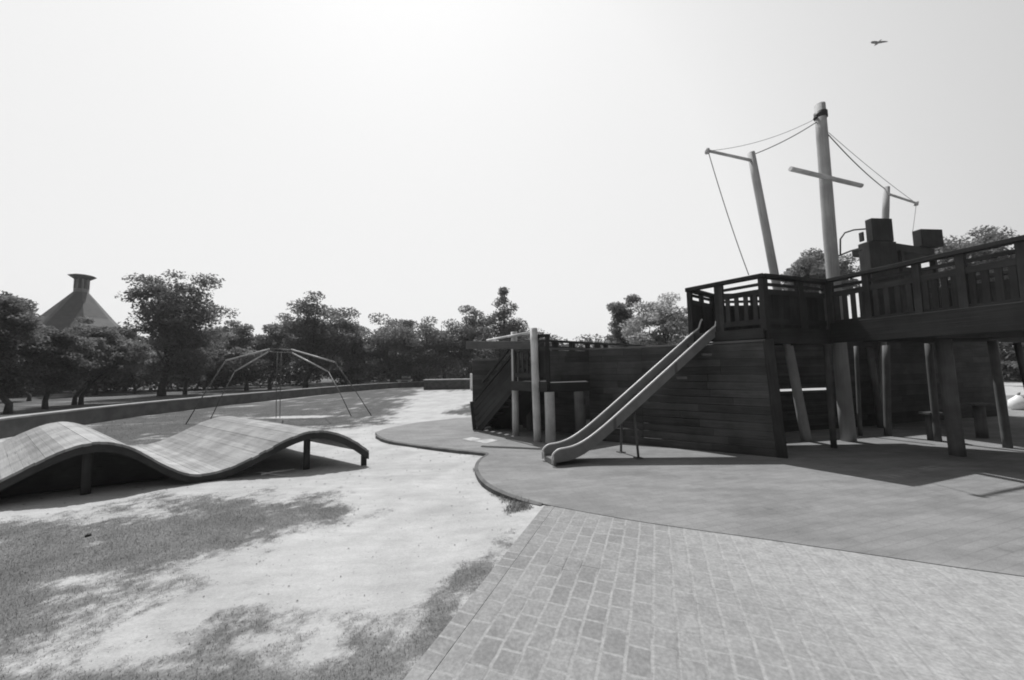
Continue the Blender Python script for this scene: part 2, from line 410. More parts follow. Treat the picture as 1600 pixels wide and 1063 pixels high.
# brick paving, laid along B2
def paving_mat(name, rot, org, bw_, bh_, off):
    n = NT(name, .9); n.b.inputs['Specular IOR Level'].default_value = .15; p = n.pos()
    wob = n.node('ShaderNodeVectorMath', operation='ADD'); n.link(p, wob.inputs[0])
    nz = n.node('ShaderNodeTexNoise'); n.link(p, nz.inputs['Vector']); nz.inputs['Scale'].default_value = 5.0
    sc = n.node('ShaderNodeVectorMath', operation='SCALE'); n.link(nz.outputs[1], sc.inputs[0]); sc.inputs['Scale'].default_value = .026
    n.link(sc.outputs[0], wob.inputs[1])
    mp = n.node('ShaderNodeMapping', vector_type='TEXTURE'); n.link(wob.outputs[0], mp.inputs[0]); mp.inputs['Location'].default_value = org; mp.inputs['Rotation'].default_value = (0, 0, rot)
    br = n.node('ShaderNodeTexBrick'); n.link(mp.outputs[0], br.inputs['Vector'])
    br.offset = off; br.offset_frequency = 2; br.squash = .74 if off else 1.0; br.squash_frequency = 3; br.inputs['Scale'].default_value = 1.0
    br.inputs['Brick Width'].default_value = bw_; br.inputs['Row Height'].default_value = bh_
    br.inputs['Mortar Size'].default_value = .015; br.inputs['Mortar Smooth'].default_value = .8; br.inputs['Bias'].default_value = -.1
    for k, v in (('Color1', .178), ('Color2', .225), ('Mortar', .285)): br.inputs[k].default_value = (v, v, v, 1)
    dust = n.ramp(n.noise(p, 1.4, 7, .74), .40, .60)                       # dusty patches hide the joints
    sx = n.node('ShaderNodeSeparateXYZ'); n.link(p, sx.inputs[0])
    far = n.ramp(n.math('ADD', sx.outputs[0], n.math('MULTIPLY', n.noise(p, .8, 4), .9)), 1.0, 2.6, 0, .9)
    dust = n.math('MAXIMUM', n.math('MULTIPLY', dust, .8), far)
    c = n.mix(dust, br.outputs[0], n.ramp(n.noise(p, 9, 4, .6),   .3, .7, n.mix(far, .215, .255), n.mix(far, .275, .33)))
    c = n.math('MULTIPLY', c, n.ramp(n.noise(p, 45, 5, .7), .3, .72, .82, 1.14))
    # dark open joints here and there
    dj = n.math('MULTIPLY', n.ramp(br.outputs[1], .75, .98), n.ramp(n.noise(p, 1.9, 3, .6), .5, .68, 0, n.mix(far, .55, 0.0)))
    c = n.math('MULTIPLY', c, n.math('SUBTRACT', 1.0, dj))
    n.color(c)
    hgt = n.math('SUBTRACT', n.math('MULTIPLY', n.noise(p, 30, 5, .65), .5), br.outputs[1]); n.bump(hgt, .35, .008)
    return n.m
N2 = V((B2.y, -B2.x, 0))                                             # to the right, across the courses
ang = math.atan2(B2.y, B2.x)
BORD = .115
mb = MB()
a0 = PE0 + N2*BORD + B2*.05; a1 = PE1 + N2*BORD
zp = V((0, 0, -.005))
mb.face([a1+zp, a1+N2*9+zp, a1+N2*9+B2*9.5+zp, a0+B2*.35+N2*.2+zp, a0+zp])
tag(mb.build('brick_paving', paving_mat('brick paving', ang, a1, .205, .128, .5)), kind='structure')
mb = MB()
e0 = PE0+V((0, 0, -.004)); e1 = PE1+V((0, 0, -.004))
mb.face([e1, e1+N2*(BORD-.003), e0+N2*(BORD-.003)+B2*.03, e0])
mb.face([e1+V((0,0,-.1)), e1, e0, e0+V((0,0,-.1))])
mb.face([e1+N2*(BORD-.003), e1+N2*(BORD-.003)+V((0,0,-.1)), e0+N2*(BORD-.003)+V((0,0,-.1)), e0+N2*(BORD-.003)])
tag(mb.build('paving_edge_course', paving_mat('edge course', ang, e1-N2*.002, .115, .128, 0.0)), kind='structure')

# pale worn patches on the apron
n = NT('pale concrete patch', .9); p = n.pos(); n.color(n.ramp(n.noise(p, 6, 5), .3, .7, .30, .46))
for cs in ([(722,686),(738,683),(752,686),(736,689)], [(738,689),(768,686),(778,688),(760,693)]):
    mb = MB(); mb.face([pz(x, y, .004) for x, y in cs]); mb.face([pz(x, y, .0005) for x, y in reversed(cs)])
    tag(mb.build('worn_patch', n.m), kind='structure')

# ------------------------------------------------------------------ grass blades (nobody could count them)
rs = np.random.RandomState(5)
def blades(count, xr, yr, hlo, hhi, wd):
    X = rs.uniform(*xr, count); Y = rs.uniform(*yr, count)
    keep = (np.abs(X/np.maximum(Y, .1)) < 1.6)
    X = X[keep]; Y = Y[keep]; g = grassfield(X, Y); g = g+(rs.rand(len(X))-.5)*np.where(g < .1, .9, 1.6)
    k = (g > .05); X = X[k]; Y = Y[k]; g = g[k]
    z = sheet_z(X, Y); k = z > -.095; X, Y, z, g = X[k], Y[k], z[k], g[k]
    return X, Y, z, rs.uniform(hlo, hhi, len(X))*np.clip(.6+g*.5, .5, 1.2), np.full(len(X), wd)
parts = [blades(150000, (-6.5, 1.0), (1.7, 5.2), .006, .018, .0022), blades(22000, (-18, 0), (5.0, 16), .012, .03, .008), blades(16000, (-1.2, .9), (3.6, 6.2), .02, .06, .005)]
# weeds crowd the joint between sand and apron
X, Y, z, h, wd = [np.concatenate(q) for q in zip(*parts)]
N = len(X); a = rs.uniform(0, 6.28, N); lx = np.cos(rs.uniform(0, 6.28, N))*h*.6; ly = np.sin(rs.uniform(0, 6.28, N))*h*.6
co = np.empty((N, 3, 3), np.float32)
co[:, 0] = np.stack([X-np.cos(a)*wd, Y-np.sin(a)*wd, z-.005], -1); co[:, 1] = np.stack([X+np.cos(a)*wd, Y+np.sin(a)*wd, z-.005], -1)
co[:, 2] = np.stack([X+lx, Y+ly, z+h], -1)
def soup(name, co, k, tint, mat, parent=None, org=V((0, 0, 0))):
    N = co.shape[0]; me = bpy.data.meshes.new(name)
    c = (co.reshape(-1, 3)-np.array(org, np.float32)).astype(np.float32)
    me.vertices.add(N*k); me.vertices.foreach_set('co', c.ravel())
    me.loops.add(N*k); me.loops.foreach_set('vertex_index', np.arange(N*k, dtype=np.int32))
    me.polygons.add(N); me.polygons.foreach_set('loop_start', np.arange(0, N*k, k, dtype=np.int32))
    me.update(calc_edges=True)
    at = me.attributes.new('tint', 'FLOAT', 'FACE'); at.data.foreach_set('value', tint.astype(np.float32))
    me.materials.append(mat); o = bpy.data.objects.new(name, me); COL.objects.link(o)
    if parent: o.parent = parent
    return o
tag(soup('grass', co, 3, rs.rand(N), M['blade']), 'short dry grass growing in patches over the pale sand', 'grass', kind='stuff')

X = rs.uniform(-7, 1.4, 900); Y = rs.uniform(1.8, 11, 900); X, Y = X[np.abs(X)/Y < 1.5], Y[np.abs(X)/Y < 1.5]
z = sheet_z(X, Y); on = z > -.095; X, Y, z = X[on], Y[on], z[on]; N = len(X); a = rs.uniform(0, 6.28, N); sz = rs.uniform(.004, .016, N)*np.clip(Y/4, .7, 2)
co = np.empty((N, 4, 3), np.float32)
for k, (du, dv, dz) in enumerate(((1, 0, .004), (0, .45, .010), (-1, 0, .003), (0, -.45, .006))):
    co[:, k] = np.stack([X+sz*(np.cos(a)*du-np.sin(a)*dv), Y+sz*(np.sin(a)*du+np.cos(a)*dv), z+dz], -1)
tag(soup('leaf_litter', co, 4, rs.rand(N), M['leaf']), 'scattered dry leaf crumbs lying on the sand and turf', 'leaf litter', kind='stuff')

# ------------------------------------------------------------------ trees
def leaves_at(rs, centres, rads, per, size, flat=.75, tints=None):
    cs = []; ts = []
    for (c, r, t) in zip(centres, rads, tints):
        m = max(8, int(2.6*per*(r/np.mean(rads))**2))
        d = rs.normal(size=(m, 3)); d /= np.linalg.norm(d, axis=1)[:, None]+1e-9
        q = d*(rs.rand(m)**.45)[:, None]*r*np.array([1, 1, flat]); cs.append(c+q)
        ts.append(np.clip(t+rs.normal(0, .17, m), 0, 1))
    c = np.concatenate(cs); t = np.concatenate(ts); m = len(c)
    nrm = rs.normal(size=(m, 3)); nrm[:, 2] = np.abs(nrm[:, 2])+.35; nrm /= np.linalg.norm(nrm, axis=1)[:, None]
    a = np.cross(nrm, rs.normal(size=(m, 3))); a /= np.linalg.norm(a, axis=1)[:, None]+1e-9; b = np.cross(nrm, a)
    s = size*.8*rs.uniform(.55, 1.3, m)[:, None]
    quad = np.stack([c-a*s, c+b*s*.5, c+a*s, c-b*s*.5], 1)
    return quad.astype(np.float32), t
def tree(name, label, cat, base, H, cz, rx, ry, rz, seed, mat='leaf', nclump=60, per=90, leaf=.11, shape='round', group=None, tr=None, crown_off=(0, 0), ntr=1, openess=.25):
    rs = np.random.RandomState(seed); rr = random.Random(seed)
    root = empty(name, base, label, cat, group); base = V(base)
    C0 = np.array([base.x+crown_off[0], base.y+crown_off[1], base.z+cz])
    cen = []; rad = []; R = (rx*ry*rz)**(1/3)
    lob = [(rs.uniform(0, 6.28), rs.uniform(-.5, 1), rs.uniform(.12, .30)) for _ in range(7)]
    tries = 0
    while len(cen) < nclump and tries < 4000:
        tries += 1
        d = rs.normal(size=3); d /= np.linalg.norm(d); u = rs.rand()**.40
        if shape == 'cone':
            zz = rs.rand()**1.35; rr_ = (1-zz)**.85*.95+.06; an = rs.uniform(0, 6.28); q = np.array([math.cos(an)*rr_*u, math.sin(an)*rr_*u, zz*2-1])
        elif shape == 'flat':
            q = d*u; q[2] = abs(q[2])*1.3-.62 if rs.rand() < .8 else q[2]
        else:
            q = d*u
        an = math.atan2(q[1], q[0]); k = 1.0
        for (la, lz, lm) in lob: k += lm*math.cos((an-la)*2)*(1 if q[2] > lz-.6 else .3)*.5
        q[:2] *= k
        if rs.rand() < openess and u > .6: continue
        cen.append(C0+q*np.array([rx, ry, rz])*.86); rad.append(R*rs.uniform(.20, .36)*(.35+.75*(1-zz) if shape == 'cone' else 1))
    tin = np.clip(rs.normal(.45, .22, len(cen)), 0, 1)
    quad, t = leaves_at(rs, cen, rad, per, leaf, .55 if shape != 'cone' else .8, tin)
    tr = tr or max(.07, H*.022)
    mb = MB()
    fork = base.z+max(.5, cz-rz*.85)
    for kx in range(ntr):
        o = V((rr.uniform(-.3, .3)*(ntr > 1), rr.uniform(-.3, .3)*(ntr > 1), 0))
        tp = V((C0[0], C0[1], C0[2]+rz*.55))
        pts = [base+o+V((0, 0, -.15)), base+o*.9+V((rr.uniform(-.05, .05), 0, (fork-base.z)*.5)), V((base.x*.6+C0[0]*.4, base.y*.6+C0[1]*.4, fork))+o*.8+V((rr.uniform(-.1, .1), rr.uniform(-.1, .1), 0)), V((C0[0], C0[1], (fork+tp.z)/2))+o, tp]
        mb.tube(pts, [tr*1.35, tr, tr*.85, tr*.5, tr*.12], n=9, wob=.05)
        idx = rs.choice(len(cen), min(16, len(cen)), replace=False)
        for j in idx:
            c = V(cen[j]); s0 = pts[2].lerp(pts[3], rr.random()); mid = s0.lerp(c, .5)+V((0, 0, -.08*rz+rr.uniform(-.1, .2)))
            mb.tube([s0, mid, c], [tr*.42, tr*.26, tr*.06], n=6)
    mb.build('trunk', M['bark'], root)
    soup('crown', quad, 4, t, M[mat], root, base)
    return root
def ptree(name, label, x0, y0, x1, y1, trunk_x, D, seed, cat='tree', **kw):
    """crown extent read off the photograph, at distance D"""
    gb = V((pd(trunk_x, 590, D).x, D, GZ)); cx = pd((x0+x1)/2, 560, D).x
    top = pd((x0+x1)/2, y0, D).z; bot = max(pd((x0+x1)/2, y1, D).z, .6)
    tx = ((x0+x1)/2-800)/FPX; rx = (x1-x0)/2/FPX*D*1.17/math.sqrt(1+.81*tx*tx); rz = (top-bot)/2*1.10
    kw.setdefault('ry', rx*.9); ry = kw.pop('ry')
    return tree(name, label, cat, gb, top-GZ, (top+bot)/2-GZ, rx, ry, rz, seed, crown_off=(cx-gb.x, 0), **kw)
GR = 'trees in the row beyond the long low wall'
T = ptree
T('shade_tree', 'dark spreading tree at the far left behind the wall end, cut by the frame', -95, 455, 66, 622, 17, 16, 1, group=GR, mat='leaf_d', nclump=70, per=110, leaf=.10)
T('shade_tree', 'low dark tree with one black trunk close behind the wall, second from the frame edge', 12, 505, 150, 618, 75, 18, 2, group=GR, mat='leaf_d', nclump=70, per=110, leaf=.10, ntr=1)
T('shade_tree', 'low tree with grey green crown and forked trunks below the pavilion roof', 80, 510, 228, 610, 133, 20.5, 3, group=GR, nclump=75, per=110, leaf=.11, ntr=2)
T('shade_tree', 'background tree filling the gap left of the pavilion roof', -40, 462, 70, 600, 30, 29, 4, group=GR, nclump=60, per=90, leaf=.15)
T('shade_tree', 'background tree right under the pavilion roof, behind the forked trunks', 95, 494, 195, 605, 150, 30, 5, group=GR, nclump=55, per=90, leaf=.15)
T('tall_tree', 'tallest tree on the left, open layered crown rising against the sky beside the pavilion', 203, 407, 338, 596, 254, 27, 6, group=GR, mat='leaf_d', nclump=105, per=85, leaf=.14, openess=.35)
T('shade_tree', 'small drooping tree under the right side of the tallest tree', 255, 510, 345, 600, 290, 29, 7, group=GR, nclump=45, per=90, leaf=.14)
T('shade_tree', 'flat topped tree directly behind the left bars of the climbing frame', 318, 492, 425, 590, 386, 34, 8, group=GR, nclump=60, per=90, leaf=.16, shape='flat')
T('shade_tree', 'lower tree straight behind the top of the steel climbing frame', 395, 503, 470, 590, 422, 36, 9, group=GR, nclump=45, per=90, leaf=.16)
T('tall_tree', 'upright bushy tree with two pointed tops, right of the climbing frame top', 438, 458, 552, 588, 478, 34, 10, group=GR, mat='leaf_d', nclump=85, per=90, leaf=.16)
T('shade_tree', 'small tree in the dip between the upright bushy tree and the broad flat crowns', 515, 505, 592, 592, 540, 38, 11, group=GR, nclump=40, per=90, leaf=.17)
T('shade_tree', 'broad flat crowned tree with sky showing through its top, left of the low brick planter', 552, 490, 668, 592, 612, 39, 12, group=GR, nclump=80, per=85, leaf=.17, shape='flat', openess=.4)
T('shade_tree', 'dense broad tree straight behind the low brick planter', 635, 488, 745, 594, 695, 40, 13, group=GR, mat='leaf_d', nclump=80, per=95, leaf=.17, shape='flat')
T('conifer', 'pointed dark conifer behind the two tall timber posts', 742, 448, 836, 596, 786, 38, 14, mat='leaf_d', nclump=110, per=75, leaf=.16, shape='cone')
T('shade_tree', 'rounded tree between the dense broad tree and the pointed conifer', 708, 474, 775, 594, 745, 41, 15, group=GR, nclump=55, per=90, leaf=.18)
T('shade_tree', 'dark ragged tree rising left of the pale bush above the ship hull', 948, 456, 1008, 560, 980, 28, 16, mat='leaf_d', nclump=46, per=80, leaf=.13, openess=.5)
T('shade_tree', 'pale leaved tree touching the left corner of the upper ship deck', 978, 462, 1100, 590, 1042, 24, 17, mat='leaf_l', nclump=70, per=105, leaf=.12)
T('shade_tree', 'rounded tree behind the foot of the main mast', 1222, 392, 1350, 480, 1285, 26, 18, nclump=95, per=95, leaf=.13, openess=.1)
T('shade_tree', 'tree top behind the right end of the upper railing', 1450, 352, 1620, 480, 1530, 25, 19, nclump=95, per=95, leaf=.13, openess=.1)
T('bush', 'dark bush seen under the far right end of the upper deck', 1555, 560, 1720, 655, 1640, 15, 20, cat='bush', mat='leaf_d', nclump=45, per=100, leaf=.09)
T('shade_tree', 'background tree showing between the pavilion roof and the tallest tree, low behind both', 160, 505, 235, 605, 196, 36, 31, group=GR, nclump=45, per=90, leaf=.16)
T('shade_tree', 'far tree filling the dip right of the tallest tree', 325, 500, 400, 596, 352, 42, 32, group=GR, nclump=45, per=90, leaf=.18)
T('shade_tree', 'far dark tree between the upright bushy tree and the planter, behind the flat crowns', 585, 500, 660, 594, 655, 46, 33, group=GR, mat='leaf_d', nclump=45, per=90, leaf=.19)
T('shade_tree', 'low wide crowned tree behind the gap between the forked trunks and the tallest tree', 150, 535, 260, 612, 212, 31, 41, group=GR, mat='leaf_d', nclump=55, per=80, leaf=.14, openess=.1)
T('shade_tree', 'low wide crowned tree under the left sloping bars of the climbing frame', 300, 535, 420, 606, 338, 40, 42, group=GR, mat='leaf_d', nclump=60, per=80, leaf=.17, openess=.1)
T('shade_tree', 'low wide crowned tree under the right sloping bars of the climbing frame', 470, 535, 600, 603, 560, 44, 43, group=GR, mat='leaf_d', nclump=60, per=80, leaf=.18, openess=.1)
T('shade_tree', 'low crowned tree standing behind and between the two nearest black trunks', -30, 530, 70, 618, 48, 24, 44, group=GR, mat='leaf_d', nclump=55, per=80, leaf=.12, openess=.1)
# far woodland closing the horizon
rs2 = np.random.RandomState(44); cen = []; rad = []
for k in range(1500):
    an = math.radians(-62+124*rs2.rand()); D = rs2.uniform(47, 64)
    top = 4.4+1.4*math.sin(an*9)+1.2*math.sin(an*23+1)
    cen.append(np.array([math.sin(an)*D, math.cos(an)*D, rs2.uniform(.5, max(2, top))])); rad.append(rs2.uniform(1.0, 2.0))
quad, t = leaves_at(rs2, cen, rad, 60, .26, .75, np.clip(rs2.normal(.12, .12, 1500), 0, 1))
tag(soup('distant_woodland', quad, 4, t, M['leaf_d']), 'far dark belt of woodland closing the park behind the single trees', 'woodland', kind='stuff')

# ------------------------------------------------------------------ low wall beyond the field
wl_pts = chaikin([V(q) for q in [(-13.15,9.35,0), (-13.5,10.3,0), (-14.2,13,0), (-14.5,17,0), (-13.8,22,0), (-13.1,28.5,0), (-11.6,33,0), (-9.3,36,0), (-6,37.6,0), (-2,38.4,0)]], 2)
root = empty('low_wall', (-13.15, 9.35, GZ), 'long curving low concrete wall with pale coping along the far edge of the field', 'wall')
def strip(line, d0, d1, z0, z1, mb):
    a = offs(line, d0); b = offs(line, d1); L = 0
    for i in range(len(line)-1):
        mb.hexa([a[i]+V((0,0,z0)), b[i]+V((0,0,z0)), b[i]+V((0,0,z1)), a[i]+V((0,0,z1)), a[i+1]+V((0,0,z0)), b[i+1]+V((0,0,z0)), b[i+1]+V((0,0,z1)), a[i+1]+V((0,0,z1))], (line[i+1]-line[i]).length, .5, 0)
mb = MB(); strip(wl_pts, -.15, .15, -.2, .40, mb); o = mb.build('wall_body', M['stone'], root)
mb = MB(); strip(wl_pts, -.18, .18, .403, .45, mb); mb.build('coping', M['cap'], root)
mb = MB(); strip([V((-13.2,9.3,0)), V((-15,8.6,0)), V((-19,7.6,0))], -.15, .15, -.2, .46, mb)
o = mb.build('side_wall', M['stone']); tag(rebase(o, (-15, 8.6, GZ)), 'short return of the low wall running out of frame at the left edge', 'wall')

# low brick planter wall in the middle distance
a = pz(664, 609, GZ); b = pz(745, 609, GZ); b.y = a.y+.3
root = empty('planter_wall', a, 'low dark brick planter wall at the end of the sand path', 'wall')
n = NT('old brick', .9); p = n.pos(); br = n.node('ShaderNodeTexBrick'); tc = n.node('ShaderNodeTexCoord')
n.link(n.mapping(n.uv(), (1, 1, 1)), br.inputs['Vector']); br.inputs['Scale'].default_value = 4.0
for k, v in (('Color1', .055), ('Color2', .09), ('Mortar', .12)): br.inputs[k].default_value = (v, v, v, 1)
n.color(n.math('MULTIPLY', br.outputs[0], n.ramp(n.noise(p, 3, 4), .3, .7, .8, 1.2)))
mb = MB(); mb.beam(a+V((0, 0, .36)), b+V((0, 0, .36)), 1.3, .76); mb.build('wall_body', n.m, root)
mb = MB(); mb.beam(a+V((-.06, 0, .785)), b+V((.06, 0, .785)), 1.42, .08); mb.build('coping', M['cap'], root, .01)
q = pd(733, 590, 27.6)
mb = MB(); mb.tube([V((q.x, q.y+1.4, GZ)), V((q.x, q.y+1.4, 1.0)), V((q.x, q.y+1.4, 1.22))], [.1, .1, .07], 12)
tag(rebase(mb.build('bollard', M['white']), (q.x, q.y+1.4, GZ)), 'small white bollard behind the right end of the brick planter', 'bollard')
# pale stone bench under the trees
q = V((pd(632, 595, 41).x, 41, GZ))
root = empty('stone_bench', q, 'pale stone bench under the broad trees left of the brick planter', 'bench')
mb = MB(); mb.beam(q+V((-.8, 0, .52)), q+V((.8, 0, .52)), .5, .13); mb.build('seat', M['white'], root, .02)
for s in (-.55, .55):
    mb = MB(); mb.vbox(q+V((s, 0, 0)), .25, .42, .453); mb.build('leg', M['white'], root, .02)
mb = MB(); mb.beam(q+V((-.35, .2, .86)), q+V((.6, .2, .86)), .12, .26); mb.build('backrest', M['white'], root, .02)
for s in (-.2, .45):
    pass

# ------------------------------------------------------------------ pavilion
D = 46; c = pd(119, 560, D); cx, cy = c.x, D
root = empty('pavilion', (cx, cy, GZ), 'pavilion with steep grey pyramid roof and a capped cupola, behind the left trees', 'pavilion')
zt = pd(123, 458, D).z; ze = pd(123, 540, D).z
def ring(r, z, n=8, a0=.25):
    r = r*.72
    return [V((cx+math.cos(2*math.pi*(k+a0)/n)*r, cy+math.sin(2*math.pi*(k+a0)/n)*r, z)) for k in range(n)]
def frus(mb, r0, z0, r1, z1, n=8, caps=True, a0=.25):
    a, b = ring(r0, z0, n, a0), ring(r1, z1, n, a0)
    for k in range(n): mb.face([a[k], a[(k+1) % n], b[(k+1) % n], b[k]], t=.5)
    if caps: mb.face(list(reversed(a)), t=.5); mb.face(b, t=.5)
mb = MB(); frus(mb, 6.6, -.1, 6.6, ze+.2); wb = mb.build('wall', M['wallb'], root)
wr = ring(6.62, 0)
for k in (4, 5, 6):
    a, b = wr[k], wr[(k+1) % 8]
    for s in (.25, .75):
        m = MB(); q = a.lerp(b, s); dd = (b-a).normalized(); m.beam(q-dd*.7+V((0,0,1.6)), q+dd*.7+V((0,0,1.6)), .06, 1.5)
        m.build('window', M['glass'], root)
mb = MB(); frus(mb, 8.3, ze, 8.3, ze+.16); frus(mb, 8.2, ze+.163, 4.3, ze+(zt-ze)*.50, caps=False); frus(mb, 4.3, ze+(zt-ze)*.50, .95, zt+.05, caps=True)
mb.build('roof', M['roof'], root)
cu = MB(); frus(cu, .93, zt+.06, .93, zt+.5); cup = cu.build('cupola', M['wallb'], root)
mb = MB()
for k in range(8):
    q = ring(.82, zt+.5)[k]; mb.tube([q, q+V((0, 0, 1.22))], .09, 6)
mb.build('post', M['wallb'], cup)
mb = MB(); frus(mb, .55, zt+.5, .55, zt+1.7); mb.build('louvre', M['roof'], cup)
mb = MB(); frus(mb, 1.05, zt+1.72, 1.75, zt+2.12); frus(mb, 1.75, zt+2.123, 1.2, zt+2.27); mb.build('cap', M['bark'], cup)

# ------------------------------------------------------------------ wave board
FR = [V((-9.2, 3.05, 0)), V((-7.95, 3.6, 0)), V((-6.7, 4.25, 0)), V((-5.52, 4.98, 0)), V((-4.5, 5.5, 0)), V((-3.2, 6.05, 0)), V((-2.4, 6.25, 0))]
FZ = [.62, .30, .08, .66, .09, .60, .22]
WV = V((-3.15, 2.2, 0))
def catmull(P, t):
    i = min(int(t), len(P)-2); u = t-i
    p0 = P[max(i-1, 0)]; p1 = P[i]; p2 = P[i+1]; p3 = P[min(i+2, len(P)-1)]
    return .5*((2*p1)+(p2-p0)*u+(2*p0-5*p1+4*p2-p3)*u*u+(-p0+3*p1-3*p2+p3)*u**3)
def cosz(t):
    i = min(int(t), len(FZ)-2); u = t-i
    if i == len(FZ)-2: return FZ[i]+(FZ[i+1]-FZ[i])*(1-math.cos(math.pi*.80*u))/(1-math.cos(math.pi*.80))
    return FZ[i]+(FZ[i+1]-FZ[i])*(1-math.cos(math.pi*u))/2
def wave(t, s):
    q = catmull(FR, t)+WV*s; return V((q.x, q.y, cosz(t)+GZ+.03))
root = empty('wave_board', wave(3, .5)*1.0-V((0, 0, .6)), 'long undulating timber board with two humps lying on the sand', 'play board')
NP = 84
mb = MB(); sam = [1.0+5.0*k/NP for k in range(NP+1)]
for k in range(NP):
    t0, t1 = sam[k]+.0005, sam[k+1]-.0005
    s0, s1 = -.012*rnd.random(), 1+.012*rnd.random()
    tn = V((0, 0, -.035))
    a, b, c_, d_ = wave(t0, s0), wave(t1, s0), wave(t1, s1), wave(t0, s1)
    lift = V((0, 0, rnd.uniform(-.003, .003)))
    mb.hexa([a+tn+lift, b+tn+lift, b+lift, a+lift, d_+tn+lift, c_+tn+lift, c_+lift, d_+lift], WV.length)
mb.build('deck', M['wave'], root)
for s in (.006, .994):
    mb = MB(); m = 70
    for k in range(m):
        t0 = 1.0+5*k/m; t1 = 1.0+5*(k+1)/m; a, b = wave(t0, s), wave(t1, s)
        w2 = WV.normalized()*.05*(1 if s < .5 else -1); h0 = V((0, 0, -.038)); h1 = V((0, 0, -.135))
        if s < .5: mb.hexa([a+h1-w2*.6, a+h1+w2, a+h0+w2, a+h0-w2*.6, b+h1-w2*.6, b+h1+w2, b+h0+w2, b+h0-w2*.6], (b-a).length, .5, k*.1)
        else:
            dp = .40 if t0 < 4.05 else .20  # back rim deepened into a skirt, added to cut light under the board
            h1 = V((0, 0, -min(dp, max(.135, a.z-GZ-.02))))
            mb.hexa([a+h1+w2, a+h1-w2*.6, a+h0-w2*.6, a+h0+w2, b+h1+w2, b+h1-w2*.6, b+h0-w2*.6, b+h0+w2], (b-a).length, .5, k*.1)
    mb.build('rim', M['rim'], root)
for s in (.14, .6):  # boards added under the left hump to block light and darken its underside
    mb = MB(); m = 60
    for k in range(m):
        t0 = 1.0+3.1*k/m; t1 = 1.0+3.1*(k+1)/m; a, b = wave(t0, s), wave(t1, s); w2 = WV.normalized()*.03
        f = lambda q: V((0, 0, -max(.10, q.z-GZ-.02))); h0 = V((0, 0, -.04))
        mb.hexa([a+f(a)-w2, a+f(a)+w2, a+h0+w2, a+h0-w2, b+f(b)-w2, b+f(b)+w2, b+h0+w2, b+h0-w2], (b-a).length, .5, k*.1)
    mb.build('shade_rib', M['rim'], root)
for t in (3.0, 5.0):
    for s in (.035, .5, .965):
        q = wave(t-.04, s); mb = MB(); mb.log(V((q.x, q.y, GZ-.1)), q+V((0, 0, -.06)), .05, seg=3); mb.build('post', M['rim'], root)
for s in (.03, .97):
    q = wave(5.97, s); mb = MB(); mb.vbox(V((q.x, q.y, GZ-.1)), .09, .09, .26, .4); mb.build('end_post', M['rim'], root)
for (px_, py_, dx) in ((268, 703, .12), (300, 728, .10)):
    pass
# sticks and stone lying about
def stick(x0, y0, x1, y1, z0, z1, label):
    a, b = pz(x0, y0, GZ+.02), pz(x1, y1, GZ+.02); a.z = GZ+z0; b.z = GZ+z1
    mb = MB(); mb.tube([a, a.lerp(b, .35)+V((0, .01, .006)), a.lerp(b, .7)+V((.0, -.012, .0)), b], [.010, .011, .009, .006], 7)
    tag(rebase(mb.build('stick', M['stick']), a.lerp(b, .5)), label, 'stick', 'sticks lying by the wave board')
stick(394, 738, 447, 743.5, .022, .022, 'thin pale stick lying under the crossing one beside the wave board')
stick(408, 744.5, 460, 735.5, .046, .046, 'thin pale stick lying on top of the other, pointing towards the right hump')
q = pz(137, 838, GZ); mb = MB()
mb.tube([q+V((0, 0, -.01)), q+V((.003, 0, .008)), q+V((0, .004, .018)), q+V((0, 0, .026))], [.016, .021, .016, .005], 9, wob=.08)
tag(rebase(mb.build('stone', M['black']), q), 'small dark stone lying in the foreground grass', 'stone')

# ------------------------------------------------------------------ swing frame in the field
fb = pz(437, 652, GZ)
root = empty('climbing_frame', fb, 'spindly steel frame of sloping bars on splayed legs in the far grass', 'climbing frame')
top = [pd(422, 545.5, 12.5), pd(456, 546.5, 12.5), pd(420, 549.5, 13.5), pd(456, 551.5, 13.5)]
sh = [pd(353, 563.5, 12.2), pd(523, 566, 12.2), pd(367, 580.5, 13.6), pd(513, 581, 13.6)]
ft = [pz(287, 664, GZ), pz(583, 649, GZ), pz(327, 655, GZ), pz(551, 650.5, GZ)]
for i in range(4):
    mb = MB(); mb.tube([top[i], sh[i]], .026, 8); mb.build('sloping_bar', M['frame'], root)
    mb = MB(); mb.tube([sh[i], sh[i].lerp(ft[i], .5), ft[i]-V((0, 0, .1))], .015, 8); mb.build('leg', M['steel'], root)
mb = MB()
mb.tube([top[0], top[1], top[3], top[2], top[0]], .026, 8); mb.build('top_frame', M['steel'], root)
for a, b in ((0, 2), (1, 3)):
    mb = MB(); mb.tube([sh[a], sh[b]], .010, 8); mb.build('tie_bar', M['steel'], root)
for x in (431.5, 437.5):
    b = pz(x, 653, GZ); mb = MB(); mb.tube([b-V((0, 0, .1)), b.lerp(pd(x+1, 549, 13), .5), pd(x+2, 549, 13)], .012, 8); mb.build('centre_pole', M['steel'], root)

